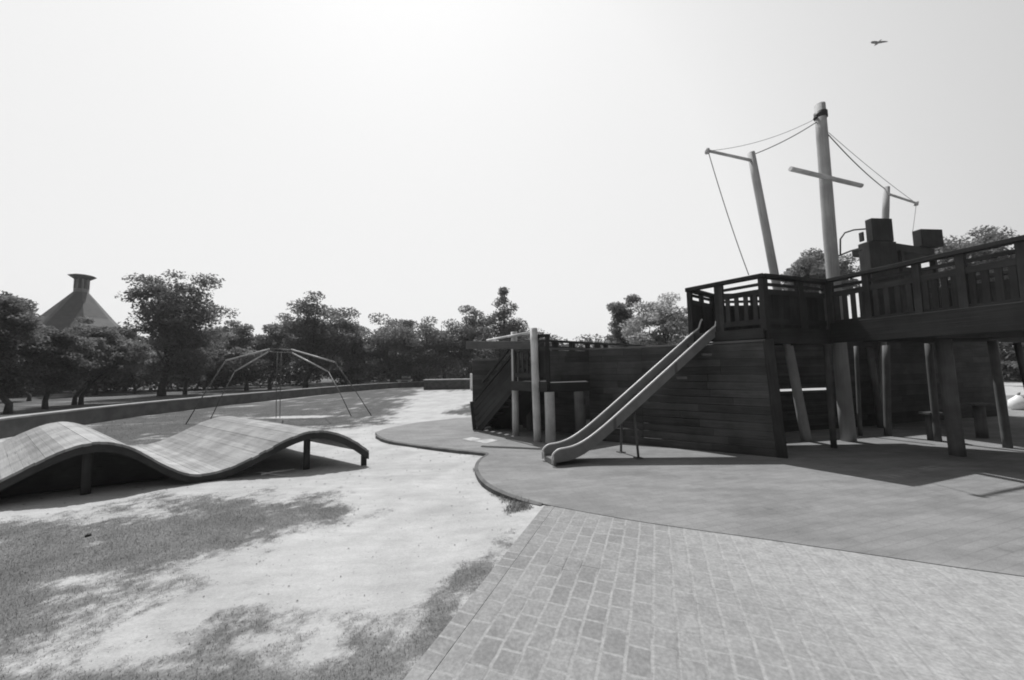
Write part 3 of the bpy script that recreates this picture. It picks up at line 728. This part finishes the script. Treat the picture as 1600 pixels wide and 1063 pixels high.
# ------------------------------------------------------------------ the play ship
uA = V((.95, .32, 0)).normalized()
A = V((4.27, 6.22, 0)); LC = V((3.54, 7.26, 0)); I = V((5.83, 6.78, 0)); E = V((6.72, 3.45, 0))
B1 = V((4.35, 7.95, 0)); B2c = V((6.9, 7.95, 0)); E2 = V((9.1, 4.1, 0)); J = V((8.35, 7.0, 0))
ZD, ZT = 2.08, 3.05
ship = empty('play_ship', (5.5, 7.6, 0), 'large dark timber play ship with raised decks, railings and three pale masts', 'play ship')
def panel(name, a, b, z0, z1, mat=M['hull'], gap=None, bh=.135, th=.045, parent=ship, tops=None):
    a_, b_ = V(a), V(b)
    mb = MB(); z = z0; k = 0
    while z < z1-.01:
        h = min(bh, z1-z); zz = z+h/2; a, b = a_, b_
        if tops: a = a_.lerp(tops[0], zz/1.9); b = b_.lerp(tops[1], zz/1.9)
        L = (b-a).length; d = (b-a)/L; nrm = V((d.y, -d.x, 0))
        if not (gap and gap[0] < zz < gap[1]):
            cut = rnd.uniform(.25, .75)*L; off = nrm*rnd.uniform(-.006, .006)
            for s0, s1 in ((0, cut-.0005), (cut+.0005, L)):
                p0 = a+d*s0+off; p1 = a+d*s1+off
                mb.beam(V((p0.x, p0.y, zz)), V((p1.x, p1.y, zz)), th, h-.0012)
        z += bh; k += 1
    return mb.build(name, mat, parent, .004)
H0, H1, H2, H3 = V((4.32, 6.15, 0)), V((2.50, 7.28, 0)), V((1.62, 7.90, 0)), V((.74, 7.74, 0))
K0, K1, K2 = V((4.26, 6.20, 0)), V((2.76, 7.86, 0)), V((1.72, 8.35, 0))
panel('hull_panel', H0, H1, 0.0, 1.89, tops=(K0, K1)); panel('hull_panel', H1, H2, 0.0, 1.89, tops=(K1, K2)); panel('hull_panel', H2, H3, 1.22, 1.87, tops=(K2, H3))
for a, b in ((K0, K1), (K1, K2), (K2, H3)):
    mb = MB(); mb.beam(V((a.x, a.y, 1.915)), V((b.x, b.y, 1.915)), .10, .04); mb.build('gunwale', M['log'], ship, .005)
mb = MB(); mb.beam(H0+V((.04, .0, 0)), V((K0.x+.04, K0.y, 1.93)), .15, .13, up=(.5, .85, 0)); mb.build('corner_post', M['dark'], ship, .01)
mb = MB(); mb.beam(H1+V((0, .09, 0)), V((K1.x, K1.y+.09, 1.88)), .10, .10); mb.build('corner_post', M['dark'], ship, .01)
# inner bulkhead under the upper deck, with a lit slot
IW = [V((4.62, 8.15, 0)), V((7.4, 8.75, 0)), V((11.4, 9.9, 0)), V((13.6, 10.4, 0))]
panel('bulkhead', IW[0], IW[1], 0, 1.99, gap=(.88, .93), bh=.05); panel('bulkhead', IW[1], IW[2], 0, 2.2); panel('bulkhead', IW[2], IW[3], 0, 2.2)
panel('bulkhead', V((1.62, 8.4, 0)), V((.25, 9.6, 0)), 0, 1.05)
panel('bulkhead', V((2.95, 8.2, 0)), V((4.62, 8.15, 0)), 0, 1.85)
# far side bulwark with open slots
FA, FB, FC = V((-1.12, 10.4, 0)), V((.78, 10.0, 0)), V((4.4, 12.4, 0))
panel('bulwark', FA, FB, 0, 1.74); panel('bulwark', FB, FC, 0, 1.92)
mb = MB(); mb.beam(FA+V((-.03, 0, 1.77)), FB+V((0, 0, 1.77)), .13, .05); mb.build('gunwale', M['log'], ship, .005)
mb = MB(); mb.beam(FB+V((0, 0, 2.26)), FC+V((0, 0, 2.20)), .14, .06); fr = mb.build('railing', M['dark'], ship, .006)
mb = MB(); mb.beam(FB+V((0, 0, 2.09)), FC+V((0, 0, 2.06)), .05, .05); mb.build('mid_rail', M['dark'], fr)
for s in (.0, .115, .26, .40, .50, .58, .8, 1.0):
    q = FB.lerp(FC, s); mb = MB(); mb.vbox(q+V((0, 0, 1.90)), .14 if s in (.0, .115, .26, .5) else .09, .12, .33, .58); mb.build('post', M['dark'], fr)
# decks: boards over beams
def poly_deck(name, pts, z, th, mat=M['dark']):
    mb = MB(); top = [V((q.x, q.y, z)) for q in pts]; bot = [V((q.x, q.y, z-th)) for q in pts]
    mb.face(top); mb.face(list(reversed(bot)))
    for i in range(len(pts)):
        j = (i+1) % len(pts); mb.face([bot[i], bot[j], top[j], top[i]], [(0, 0), (2, 0), (2, th), (0, th)])
    return mb.build(name, mat, ship)
poly_deck('deck', [LC, A, I, B2c, B1], ZD, .06); poly_deck('deck', [I+V((.003,.0,0)), E, E2, J, V((6.905, 7.9, 0))], ZD-.003, .06)
poly_deck('deck', [V((8.5, 7.3, 0)), V((12.2, 8.3, 0)), V((11.6, 10.6, 0)), V((8.2, 9.4, 0))], ZD, .06)
poly_deck('deck', [V((.0, 8.5, 0)), V((.5, 7.86, 0)), V((.74, 7.70, 0)), V((1.60, 7.80, 0)), V((1.75, 9.0, 0)), V((.35, 9.5, 0))], 1.2, .06)
def fascia(a, b, z0, z1, out=.03):
    d = (b-a).normalized(); nn = V((d.y, -d.x, 0))*out; zc = (z0+z1)/2
    mb = MB(); mb.beam(V((a.x, a.y, zc))+nn, V((b.x, b.y, zc))+nn, .055, z1-z0); mb.build('deck_beam', M['dark'], ship, .006)
fascia(LC, A, 1.95, 2.13); fascia(A, I, 1.86, 2.13); fascia(I+V((.03, -.05, 0)), E, 1.88, 2.24); fascia(B2c, B1, 1.92, 2.12)
fascia(E2, J, 1.9, 2.2); fascia(V((8.5, 7.3, 0)), V((11.5, 8.1, 0)), 1.9, 2.2)
fascia(V((.0, 8.5, 0)), V((.5, 7.86, 0)), 1.02, 1.23); fascia(V((.5, 7.86, 0)), V((.74, 7.70, 0)), 1.02, 1.23); fascia(V((.76, 7.70, 0)), V((1.6, 7.8, 0)), 1.02, 1.2, .0)
# joists and diagonal under-beams
for s in (.25, .6):
    a = A.lerp(I, s); b = B1.lerp(B2c, s); mb = MB(); mb.beam(V((a.x, a.y+.04, 1.95)), V((b.x, b.y-.05, 1.95)), .08, .14); mb.build('joist', M['dark'], ship)
for s in (.15, .4, .65):
    a = I.lerp(E, s); b = J.lerp(E2, s); mb = MB(); mb.beam(V((a.x+.05, a.y, 1.94)), V((b.x-.05, b.y, 1.94)), .08, .15); mb.build('joist', M['dark'], ship)
def railing(a, b, posts, zt=ZT, zd=ZD, fill='baluster', nb=5, mids=(.17,), ptop=.30, pw=.09, low=.16, handw=.14):
    """handrail and mid rails as the part; posts, balusters or boards below it as sub-parts"""
    a = V(a); b = V(b); L = (b-a).length; d = (b-a)/L; an = math.atan2(d.y, d.x)
    mb = MB(); mb.beam(V((a.x, a.y, zt-.03))-d*.05, V((b.x, b.y, zt-.03))+d*.05, handw, .065)
    r = mb.build('railing', M['dark'], ship, .006)
    for m in mids: mb = MB(); mb.beam(V((a.x, a.y, zt-m)), V((b.x, b.y, zt-m)), .04, .05); mb.build('mid_rail', M['dark'], r)
    if fill != 'open':
        for z in (zt-ptop, zd+low): mb = MB(); mb.beam(V((a.x, a.y, z)), V((b.x, b.y, z)), .05, .09); mb.build('cross_rail', M['dark'], r)
    for s in posts:
        q = a.lerp(b, s); mb = MB(); mb.vbox(V((q.x, q.y, zd+.002)), pw, pw*.8, zt-.067-zd, an); mb.build('post', M['dark'], r, .006)
    z0, z1 = zd+low-.03, zt-ptop+.03
    if fill == 'baluster':
        for i in range(len(posts)-1):
            for k in range(nb):
                q = a.lerp(b, posts[i]+(posts[i+1]-posts[i])*(k+.75)/(nb+.5)); mb = MB(); mb.vbox(V((q.x, q.y, z0)), .07, .03, z1-z0, an)
                mb.build('baluster', M['dark'], r, .003)
    if fill == 'board':
        mb = MB(); m = max(2, int(L/.13))
        for k in range(m):
            q = a.lerp(b, (k+.5)/m); mb.vbox(V((q.x, q.y, zd-.05)), L/m-.008, .028, z1-zd+.05, an)
        mb.build('board_panel', M['dark'], r)
    return r
mid_lc = LC.lerp(A, .42)
railing(LC, mid_lc, (0, 1), fill='open', mids=())                                   # slide exit: handrail only
railing(mid_lc+(A-LC).normalized()*.06, A, (0.0, 1), nb=4)
railing(A+uA*.06, A.lerp(I, .55), (0, 1), fill='board'); railing(A.lerp(I, .58), I, (0, 1), fill='board')
railing(I+V((.02, -.08, 0)), E, (0.0, .17, .36, .50, .66, .83, 1), nb=4, mids=(.17,), zt=3.06)
railing(LC+V((.03, .05, 0)), B1, (0, .5, 1), fill='board', mids=(.13,), ptop=.27); railing(B1+V((.08, 0, 0)), B2c, (0, .33, .66, 1), nb=5, fill='board')
railing(E2, J, (0, .33, .66, 1), fill='board', ptop=.2)
railing(V((8.55, 7.3, 0)), V((11.5, 8.1, 0)), (0, .33, .66, 1), fill='board', zt=3.0)
# lower deck rails between the tall posts
railing(V((.06, 8.42, 0)), V((.50, 7.88, 0)), (0, 1), zt=2.06, zd=1.2, nb=4, mids=(), ptop=.12, pw=.07, handw=.08)
railing(V((.53, 7.84, 0)), V((.74, 7.73, 0)), (0, 1), zt=2.22, zd=1.2, nb=3, mids=(.15,), ptop=.30, pw=.08, handw=.10)
# legs
def leg(p, q, r0, r1=None, mat='log', name='leg', bow=.01):
    mb = MB(); mb.log(V((p[0], p[1], -.1)), q, r0, r1, bow=bow); return mb.build(name, M[mat], ship)
for (bx, by, tx, ty, zt_, r) in ((1303,700,1284,442,2.95,.046), (1387,681,1384,535,1.87,.062), (1344,681,1339,560,1.87,.037), (1466,690,1451,540,1.87,.055), (1497,712,1474,530,1.87,.096), (1575,700,1551,535,1.87,.060)):
    b = pz(bx, by, 0); t = pd(tx, ty, b.y); t.z = zt_
    leg(b, t, r)
leg((8.9, 6.0, 0), (8.75, 5.8, 1.87), .065); leg((9.0, 4.3, 0), (8.95, 4.3, 1.87), .08); leg((7.35, 3.9, 0), (7.2, 3.8, 1.87), .09); leg((11.45, 8.2, 0), (11.2, 8.2, 1.9), .06); leg((10.9, 9.4, 0), (10.9, 9.4, 1.9), .065); leg((8.6, 8.8, 0), (8.5, 8.8, 1.9), .065)
leg((.745, 7.62, 0), (.745, 7.62, 1.02), .105, name='stub_post', mat='post'); leg((1.36, 7.62, 0), (1.34, 7.62, 1.02), .095, name='stub_post', mat='log')
leg((1.5, 8.9, 0), (1.5, 8.9, 1.1), .09, name='stub_post'); leg((.42, 9.3, 0), (.42, 9.3, 1.1), .09, name='stub_post')
# masts (> yard, rope, band)
def mast(b, t, r0, r1, label):
    mb = MB(); mb.log(V(b)-V((0, 0, .1)), t, r0, r1, seg=10, wob=.025, bow=.03, n=18); o = mb.build('mast', M['mast'], ship); o['label'] = label; return o
mbse = V((6.53, 7.35, 0)); mtop = pd(1281, 164, 7.38)
main = mast(mbse, mtop, .122, .098, 'thick main mast with a dark iron band near its top')
bt = mbse.lerp(mtop, .957); b2 = mbse.lerp(mtop, .975)
mb = MB(); mb.tube([bt, b2], .116, 18); mb.tube([bt-V((.18, .05, .05)), bt-V((.12, .03, .0))], .03, 8); mb.build('band', M['black'], main)
y0 = pd(1232, 265.5, 7.15); y1 = pd(1343, 292, 7.5)
dy = (y1-y0).normalized(); nf = V((.18, -.95, 0))*.14
y0 = y0+nf*.3; y1 = y1+nf*.3
mb = MB(); mb.log(y0, y1, .046, .042, seg=5, wob=.015); mb.build('yard', M['post'], main)
fbse = V((5.78, 7.42, 0)); ftop = pd(1173.5, 239, 7.55)
fore = mast(fbse, ftop, .085, .072, 'leaning fore mast with a short yard pointing left')
fj = pd(1170, 250, 7.5); fe = pd(1107, 236, 7.2)
mb = MB(); mb.log(fj+(fj-fe).normalized()*.05, fe, .030, .027, seg=4); mb.tube([fe-V((.03, 0, .05)), fe+V((-.02, 0, .04))], .045, 8); mb.build('yard', M['post'], fore)
abse = V((8.75, 8.95, 0)); atop = pd(1385, 293, 9.0)
aft = mast(abse, atop, .078, .066, 'aft mast behind the cabin with a short yard pointing right')
aj = pd(1390, 304, 8.95); ae = pd(1431, 317.5, 9.3)
mb = MB(); mb.log(aj+(aj-ae).normalized()*.05, ae, .028, .026, seg=4); mb.tube([ae-V((0, 0, .06)), ae+V((.02, 0, .03))], .045, 8); mb.build('yard', M['post'], aft)
def rope(a, b, sag, parent, r=.008):
    a = V(a); b = V(b); m = 14
    pts = [a.lerp(b, k/m)-V((0, 0, sag*4*(k/m)*(1-k/m))) for k in range(m+1)]
    mb = MB(); mb.tube(pts, r, 6); mb.build('rope', M['rope'], parent)
band = mbse.lerp(mtop, .945)
rope(band-V((.10, 0, 0)), ftop+V((.07, 0, -.03)), .045, main, .010); rope(band-V((.15, .02, -.05)), fe, .12, main, .005)
rope(band+V((.10, 0, -.25)), atop+V((-.05, 0, -.03)), .07, main, .010); rope(band+V((.15, .02, -.22)), ae, .05, main, .005)
rope(fe-V((0, 0, .04)), pd(1170, 430, 7.0), .10, fore, .008); rope(ae-V((0, 0, .05)), pd(1426, 362, 9.1), .02, aft, .006)
# cabin with stepped wooden chimney stack and flat roof
cz = ZD
def pbox(name, x0, x1, ytop, ybot, D, depth, mat=M['dark'], parent=None, zbase=None):
    a = pd(x0, ytop, D); b = pd(x1, ytop, D); zt_ = pd((x0+x1)/2, ytop, D).z; zb = pd((x0+x1)/2, ybot, D).z if zbase is None else zbase
    c0 = (a+b)/2; mb = MB(); mb.vbox(V((c0.x, D+depth/2, zb)), (b-a).length, depth, zt_-zb, .12)
    return mb.build(name, mat, parent or ship, .015)
def fbox(name, x0, x1, ytop, ybot, D, depth, parent=ship, zbase=None, mat=M['dark'], ang=.10):
    xm = (x0+x1)/2; th = math.atan2(xm-800, FPX); q = pd(xm, ytop, D); sh_ = 540*depth/(D+depth); q = pd(xm+sh_/2, ytop, D); wd = (x1-x0-sh_)/FPX*D
    zb = pd(xm, ybot, D).z if zbase is None else zbase
    q = q+V((0, depth/2, 0))
    mb = MB(); mb.vbox(V((q.x, q.y, zb)), wd, depth, q.z-zb, ang); return mb.build(name, mat, parent, .015)
st = fbox('stack', 1338, 1403, 377, 430, 8.5, .26, zbase=cz)
fbox('stack_top', 1349, 1396, 341, 377, 8.55, .16, parent=st)
fbox('side_step', 1341, 1350, 362, 376.6, 8.6, .1, parent=st)
r0 = V((9.15, 8.85, 4.38)); r1 = V((11.15, 9.52, 4.38)); bk = V((-.32, .95, 0))*.34
mb = MB(); mb.beam(r0+bk, r1+bk, .68, .20); rf = mb.build('cabin_roof', M['dark'], ship, .015)
fbox('roof_box', 1424, 1475, 358, 391, 9.3, .2, parent=rf, zbase=4.483)
for q in (r0.lerp(r1, .30), r0.lerp(r1, .97), r0.lerp(r1, .30)+bk*1.8, r0.lerp(r1, .97)+bk*1.8):
    mb = MB(); q = q+bk*.08; mb.vbox(V((q.x, q.y, cz)), .11, .11, 4.28-cz, .32); mb.build('cabin_post', M['dark'], ship)
panel('cabin_wall', r0.lerp(r1, .36)+bk*1.7, r1+bk*1.7, cz, 4.1, mat=M['dark'])
panel('cabin_wall', r0.lerp(r1, .36)+bk*.1, r0.lerp(r1, .95)+bk*.1, cz, 3.9, mat=M['dark'])
mb = MB(); mb.tube([pd(1313, 398, 8.6), pd(1313, 374, 8.6), pd(1320, 364, 8.6), pd(1334, 359.5, 8.6), pd(1352, 358, 8.6)], .018, 8); mb.build('bent_pipe', M['black'], ship)
mb = MB(); mb.tube([pd(1305, 402, 8.6), pd(1330, 392, 8.6), pd(1345, 391, 8.6)], .02, 8); mb.build('bent_pipe', M['steel'], ship)
# low posts with plank seats under the deck
def stool(x, y0, y1, wd, label):
    b = pz(x, y1, 0); h = (y1-y0)/FPX*b.y
    r = empty('wooden_stool', b, label, 'stool', 'log stools under the deck')
    mb = MB(); mb.log(b-V((0, 0, .05)), b+V((0, 0, h-.02)), .085, seg=3); mb.build('leg', M['log'], r)
    mb = MB(); mb.beam(b+V((-wd/2, 0, h)), b+V((wd/2, 0, h)), .2, .045); mb.build('seat', M['log'], r, .006)
stool(1459, 647, 688, .27, 'log stool with plank seat in front of the thick deck leg, sunlit ground beside it')
stool(1535, 633, 684, .40, 'log stool with plank seat deep in shade between the two right deck legs')

q = pd(1593, 640, 11.6); q.z = 0
r = empty('bundle', q, 'pale rounded bundle lying on sunlit ground behind the deck legs at the right edge', 'bundle')
mb = MB(); mb.tube([q, q+V((0, 0, .03)), q+V((.01, 0, .14)), q+V((0, .01, .28)), q+V((.02, 0, .38)), q+V((.02, 0, .44))], [.14, .19, .22, .19, .09, .05], 14, wob=.05, t=.5); mb.build('cloth', M['white'], r)
mb = MB(); mb.tube([q+V((.02, 0, .442)), q+V((.03, 0, .50)), q+V((.07, 0, .53))], [.03, .035, .02], 10, t=.5); mb.build('knot', M['cap'], r)
# ------------------------------------------------------------------ timber frame with cantilevered beam
p1, p2 = V((.05, 8.52, 0)), V((.50, 7.80, 0))
root = empty('timber_frame', p1.lerp(p2, .5), 'two tall round timber posts carrying a plank beam that juts out over the ramp', 'timber frame')
t1 = pd(803, 519, p1.y); t2 = pd(834, 513, p2.y)
for b, t, r in ((p1, t1, .078), (p2, t2, .082)):
    mb = MB(); mb.log(b-V((0, 0, .1)), t, r, r*.95, bow=.01); mb.build('post', M['post'], root)
pa = pd(729, 539.5, 8.42); pb = pd(832, 539.5, 7.98)
mb = MB(); mb.beam(pa, pb, .10, .17); mb.build('beam', M['log'], root, .01)
q0 = t2-V((0, 0, .08)); q1 = pd(761, 532, 9.3)
mb = MB(); mb.tube([q0, q1], .028, 8); mb.tube([t1-V((0, 0, .03)), q0.lerp(q1, .42)], .02, 8); mb.build('handrail', M['post'], root)

# ------------------------------------------------------------------ ramp stair up to the lower deck
s0 = V((-.92, 9.42, 0)); s1 = V((.04, 8.56, 1.16)); off = V((.62, .66, 0))
root = empty('ramp_stair', s0, 'steep dark timber stair with boarded sides rising to the lower left ship deck', 'stair')
for o_ in (V((0, 0, 0)), off):
    a, b = s0+o_, s1+o_
    mb = MB()
    for k in range(-1, 4):
        z = .09+.155*k; mb.beam(a+V((-.02*k, .0, z)), b+V((0, 0, z)), .045, .145)
    mb.build('side_boards', M['dark'], root, .004)
    mb = MB(); mb.beam(a+V((-.03, 0, .72)), b+V((0, 0, .72)), .08, .05); mb.build('top_board', M['dark'], root, .005); mb = MB(); mb.beam(a.lerp(b, .18)+V((0, 0, .98)), b+V((0, 0, .95)), .06, .06); mb.build('handrail', M['dark'], root, .005)
    mb = MB(); mb.beam(a+V((-.05, .03, .0)), a+V((-.12, .06, .70)), .10, .09); mb.build('end_post', M['dark'], root, .006)
mb = MB()
for k in range(7):
    q = s0.lerp(s1, (k+.5)/7); mb.beam(q+V((.03, .03, .0)), q+off-V((.03, .03, .0)), .16, .035)
mb.build('treads', M['log'], root, .004)
mb = MB(); dn = V((0, 0, -.12)); mb.beam(s0+off*.5+V((.1, -.1, -.02)), s1+off*.5+dn, .82, .03, up=(.6, -.6, 1)); mb.build('under_board', M['dark'], root)  # board added beneath the treads to keep the stair's underside dark

# ------------------------------------------------------------------ slide
sdir = V((.951, .311, 0)).normalized(); swd = V((-.311, .951, 0)).normalized()
f0 = pz(866, 729, 0); SW = .39
prof = [(0.0, .185), (.12, .19), (.28, .20), (.50, .26), (.85, .455), (3.00, 1.95), (3.14, 2.05), (3.34, 2.18)]       # centre line: distance, bed-to-rim reference
def cr(t):
    i = min(int(t), len(prof)-2); u = t-i; p0, p1_, p2_, p3 = prof[max(i-1, 0)], prof[i], prof[i+1], prof[min(i+2, len(prof)-1)]
    return [p1_[k]+(p2_[k]-p1_[k])*u for k in (0, 1)]
pr = []
for i in range(len(prof)-1):
    m = 3 if i != 4 else 10
    for k in range(m): pr.append(tuple(cr(i+k/m)))
pr.append(prof[-1])
sm = [pr[0]]+[tuple((pr[i-1][k]+2*pr[i][k]+pr[i+1][k])/4 for k in (0, 1)) for i in range(1, len(pr)-1)]+[pr[-1]]
sm = [sm[0]]+[tuple((sm[i-1][k]+2*sm[i][k]+sm[i+1][k])/4 for k in (0, 1)) for i in range(1, len(sm)-1)]+[sm[-1]]
root = empty('slide', f0, 'long straight grey slide with bright worn rims coming down from the upper deck', 'slide')
def sp(s, side, dz):
    q = f0+sdir*s[0]+swd*side; return V((q.x, q.y, s[1]+dz))
def bed(s): return -.10-.014*min(1, max(0, (s[0]-.25)/.5))
mb = MB()
for a, b in zip(sm, sm[1:]):
    A0, B0 = bed(a), bed(b); mb.hexa([sp(a, .012, A0-.02), sp(a, SW-.012, A0-.02), sp(a, SW-.012, A0), sp(a, .012, A0), sp(b, .012, B0-.02), sp(b, SW-.012, B0-.02), sp(b, SW-.012, B0), sp(b, .012, B0)], .2, .5, a[0])
mb.build('bed', M['slide_in'], root)
for side in (0, SW):
    mb = MB()
    for i, (a, b) in enumerate(zip(sm, sm[1:])):
        
        def topz(s): return .065-.05*max(0, 1-s[0]/.12)**2
        lo = -.112
        def lowz(s): return max(lo-.02, -s[1]+.004)
        mb.hexa([sp(a, side-.012, lowz(a)), sp(a, side+.012, lowz(a)), sp(a, side+.012, topz(a)), sp(a, side-.012, topz(a)), sp(b, side-.012, lowz(b)), sp(b, side+.012, lowz(b)), sp(b, side+.012, topz(b)), sp(b, side-.012, topz(b))], .2, .5, a[0])
    mb.build('side_wall', M['slide_in'], root)
    pts = [sp(s, side, topz(s)) for s in sm]
    e = sm[-1]; pts += [sp((e[0]+.05, e[1]), side, .19), sp((e[0]+.09, e[1]), side, .24)]
    fr_ = [sp((-.025, sm[0][1]), side, -.15), sp((-.03, sm[0][1]), side, -.05), sp((-.018, sm[0][1]), side, -.01)]
    mb = MB(); mb.tube(fr_+pts, .016, 10, t=.5); mb.build('rim', M['slide_rim'], root)
mb = MB(); mb.beam(sp((.02, .16), .0, -.125), sp((.02, .16), SW, -.125), .04, .05); mb.build('foot_bar', M['slide_in'], root)
sl = 1.50
for side, dx in ((.02, .06), (SW-.02, -.06)):
    k = min(range(len(sm)), key=lambda i: abs(sm[i][0]-sl)); t = sp(sm[k], side, -.16); b = V((t.x+dx*.4, t.y-dx, 0))
    mb = MB(); mb.tube([b, t], .02, 8); mb.vbox(b+V((0, 0, .001)), .12, .12, .012, .4); mb.build('leg', M['steel'], root)
mb = MB(); k = min(range(len(sm)), key=lambda i: abs(sm[i][0]-sl)); mb.tube([sp(sm[k], .02, -.45), sp(sm[k], SW-.02, -.45)], .014, 8); mb.build('cross_bar', M['steel'], root)
for s_ in (1.15, 2.25):
    k = min(range(len(sm)), key=lambda i: abs(sm[i][0]-s_)); mb = MB(); q = sm[k]; q2 = sm[k+1]; f_ = .05/(q2[0]-q[0]); q2 = (q[0]+.05, q[1]+(q2[1]-q[1])*f_)
    mb.hexa([sp(q, -.019, -.125), sp(q, SW+.019, -.125), sp(q, SW+.019, -.118), sp(q, -.019, -.118), sp(q2, -.019, -.125), sp(q2, SW+.019, -.125), sp(q2, SW+.019, -.118), sp(q2, -.019, -.118)], .2)
    mb.hexa([sp(q, -.019, -.118), sp(q, -.0125, -.118), sp(q, -.0125, .05), sp(q, -.019, .05), sp(q2, -.019, -.118), sp(q2, -.0125, -.118), sp(q2, -.0125, .05), sp(q2, -.019, .05)], .2)
    mb.build('flange', M['steel'], root)
for s_ in (2.35, 2.9):
    k = min(range(len(sm)), key=lambda i: abs(sm[i][0]-s_)); a = sp(sm[k], -.05, -.2); mb = MB(); mb.beam(a, a+V((.16, -.02, .0)), .05, .04); mb.build('bracket', M['steel'], root)

# ------------------------------------------------------------------ bird
q = pd(1371, 67.5, 24)
root = empty('bird', q, 'small grey bird gliding high in the sky to the right of the main mast', 'bird')
mb = MB(); mb.tube([q+V((.01, .24, 0)), q+V((.01, .18, .01)), q+V((0, .05, 0)), q+V((0, -.10, -.01)), q+V((0, -.17, .0)), q+V((0, -.22, -.01))], [.01, .035, .07, .06, .045, .008], 10, t=.5); mb.build('body', M['bird'], root)
for s in (-1, 1):
    mb = MB(); L = [(0, .08, -.10, .0), (.14, .12, -.08, .07), (.26, .13, -.06, .09), (.42, .03, -.10, .05), (.56, -.10, -.16, -.03)]
    for (x0, a0, b0, z0), (x1, a1, b1, z1) in zip(L, L[1:]):
        f1 = [q+V((s*x0, a0, z0)), q+V((s*x1, a1, z1)), q+V((s*x1, b1, z1)), q+V((s*x0, b0, z0))]
        mb.face([v+V((0, 0, .012)) for v in f1], t=.5); mb.face([v-V((0, 0, .008)) for v in reversed(f1)], t=.5)
        mb.face([f1[0]+V((0,0,.012)), f1[0]-V((0,0,.008)), f1[1]-V((0,0,.008)), f1[1]+V((0,0,.012))], t=.5); mb.face([f1[3]+V((0,0,.012)), f1[2]+V((0,0,.012)), f1[2]-V((0,0,.008)), f1[3]-V((0,0,.008))], t=.5)
    mb.build('wing', M['bird'], root)
mb = MB(); tl = [q+V((-.02, -.19, 0)), q+V((.02, -.19, 0)), q+V((.05, -.27, 0)), q+V((-.05, -.27, 0))]; mb.hexa([v-V((0, 0, .006)) for v in tl]+[v+V((0, 0, .006)) for v in tl], .2); mb.build('tail', M['bird'], root)

# ------------------------------------------------------------------ the summer haze that greys the far trees
hm = bpy.data.materials.new('haze air'); hm.use_nodes = True; ht = hm.node_tree; ht.nodes.clear()
hv = ht.nodes.new('ShaderNodeVolumePrincipled'); hv.inputs['Color'].default_value = (.95, .95, .95, 1); hv.inputs['Density'].default_value = .0007; hv.inputs['Anisotropy'].default_value = .3
ho = ht.nodes.new('ShaderNodeOutputMaterial'); ht.links.new(hv.outputs[0], ho.inputs['Volume'])
x0, x1, y0_, y1_, z0, z1 = -263, 263, -63, 323, -1.3, 26
mb = MB(); c8 = [V((x0, y0_, z0)), V((x1, y0_, z0)), V((x1, y1_, z0)), V((x0, y1_, z0)), V((x0, y0_, z1)), V((x1, y0_, z1)), V((x1, y1_, z1)), V((x0, y1_, z1))]
for f in ((3, 2, 1, 0), (4, 5, 6, 7), (0, 1, 5, 4), (1, 2, 6, 5), (2, 3, 7, 6), (3, 0, 4, 7)): mb.face([c8[i] for i in f])
bmh = mb.build('haze', hm); bmh['kind'] = 'stuff'
import bmesh
bb = bmesh.new(); bb.from_mesh(bmh.data); bmesh.ops.remove_doubles(bb, verts=bb.verts, dist=.001); bb.to_mesh(bmh.data); bb.free()
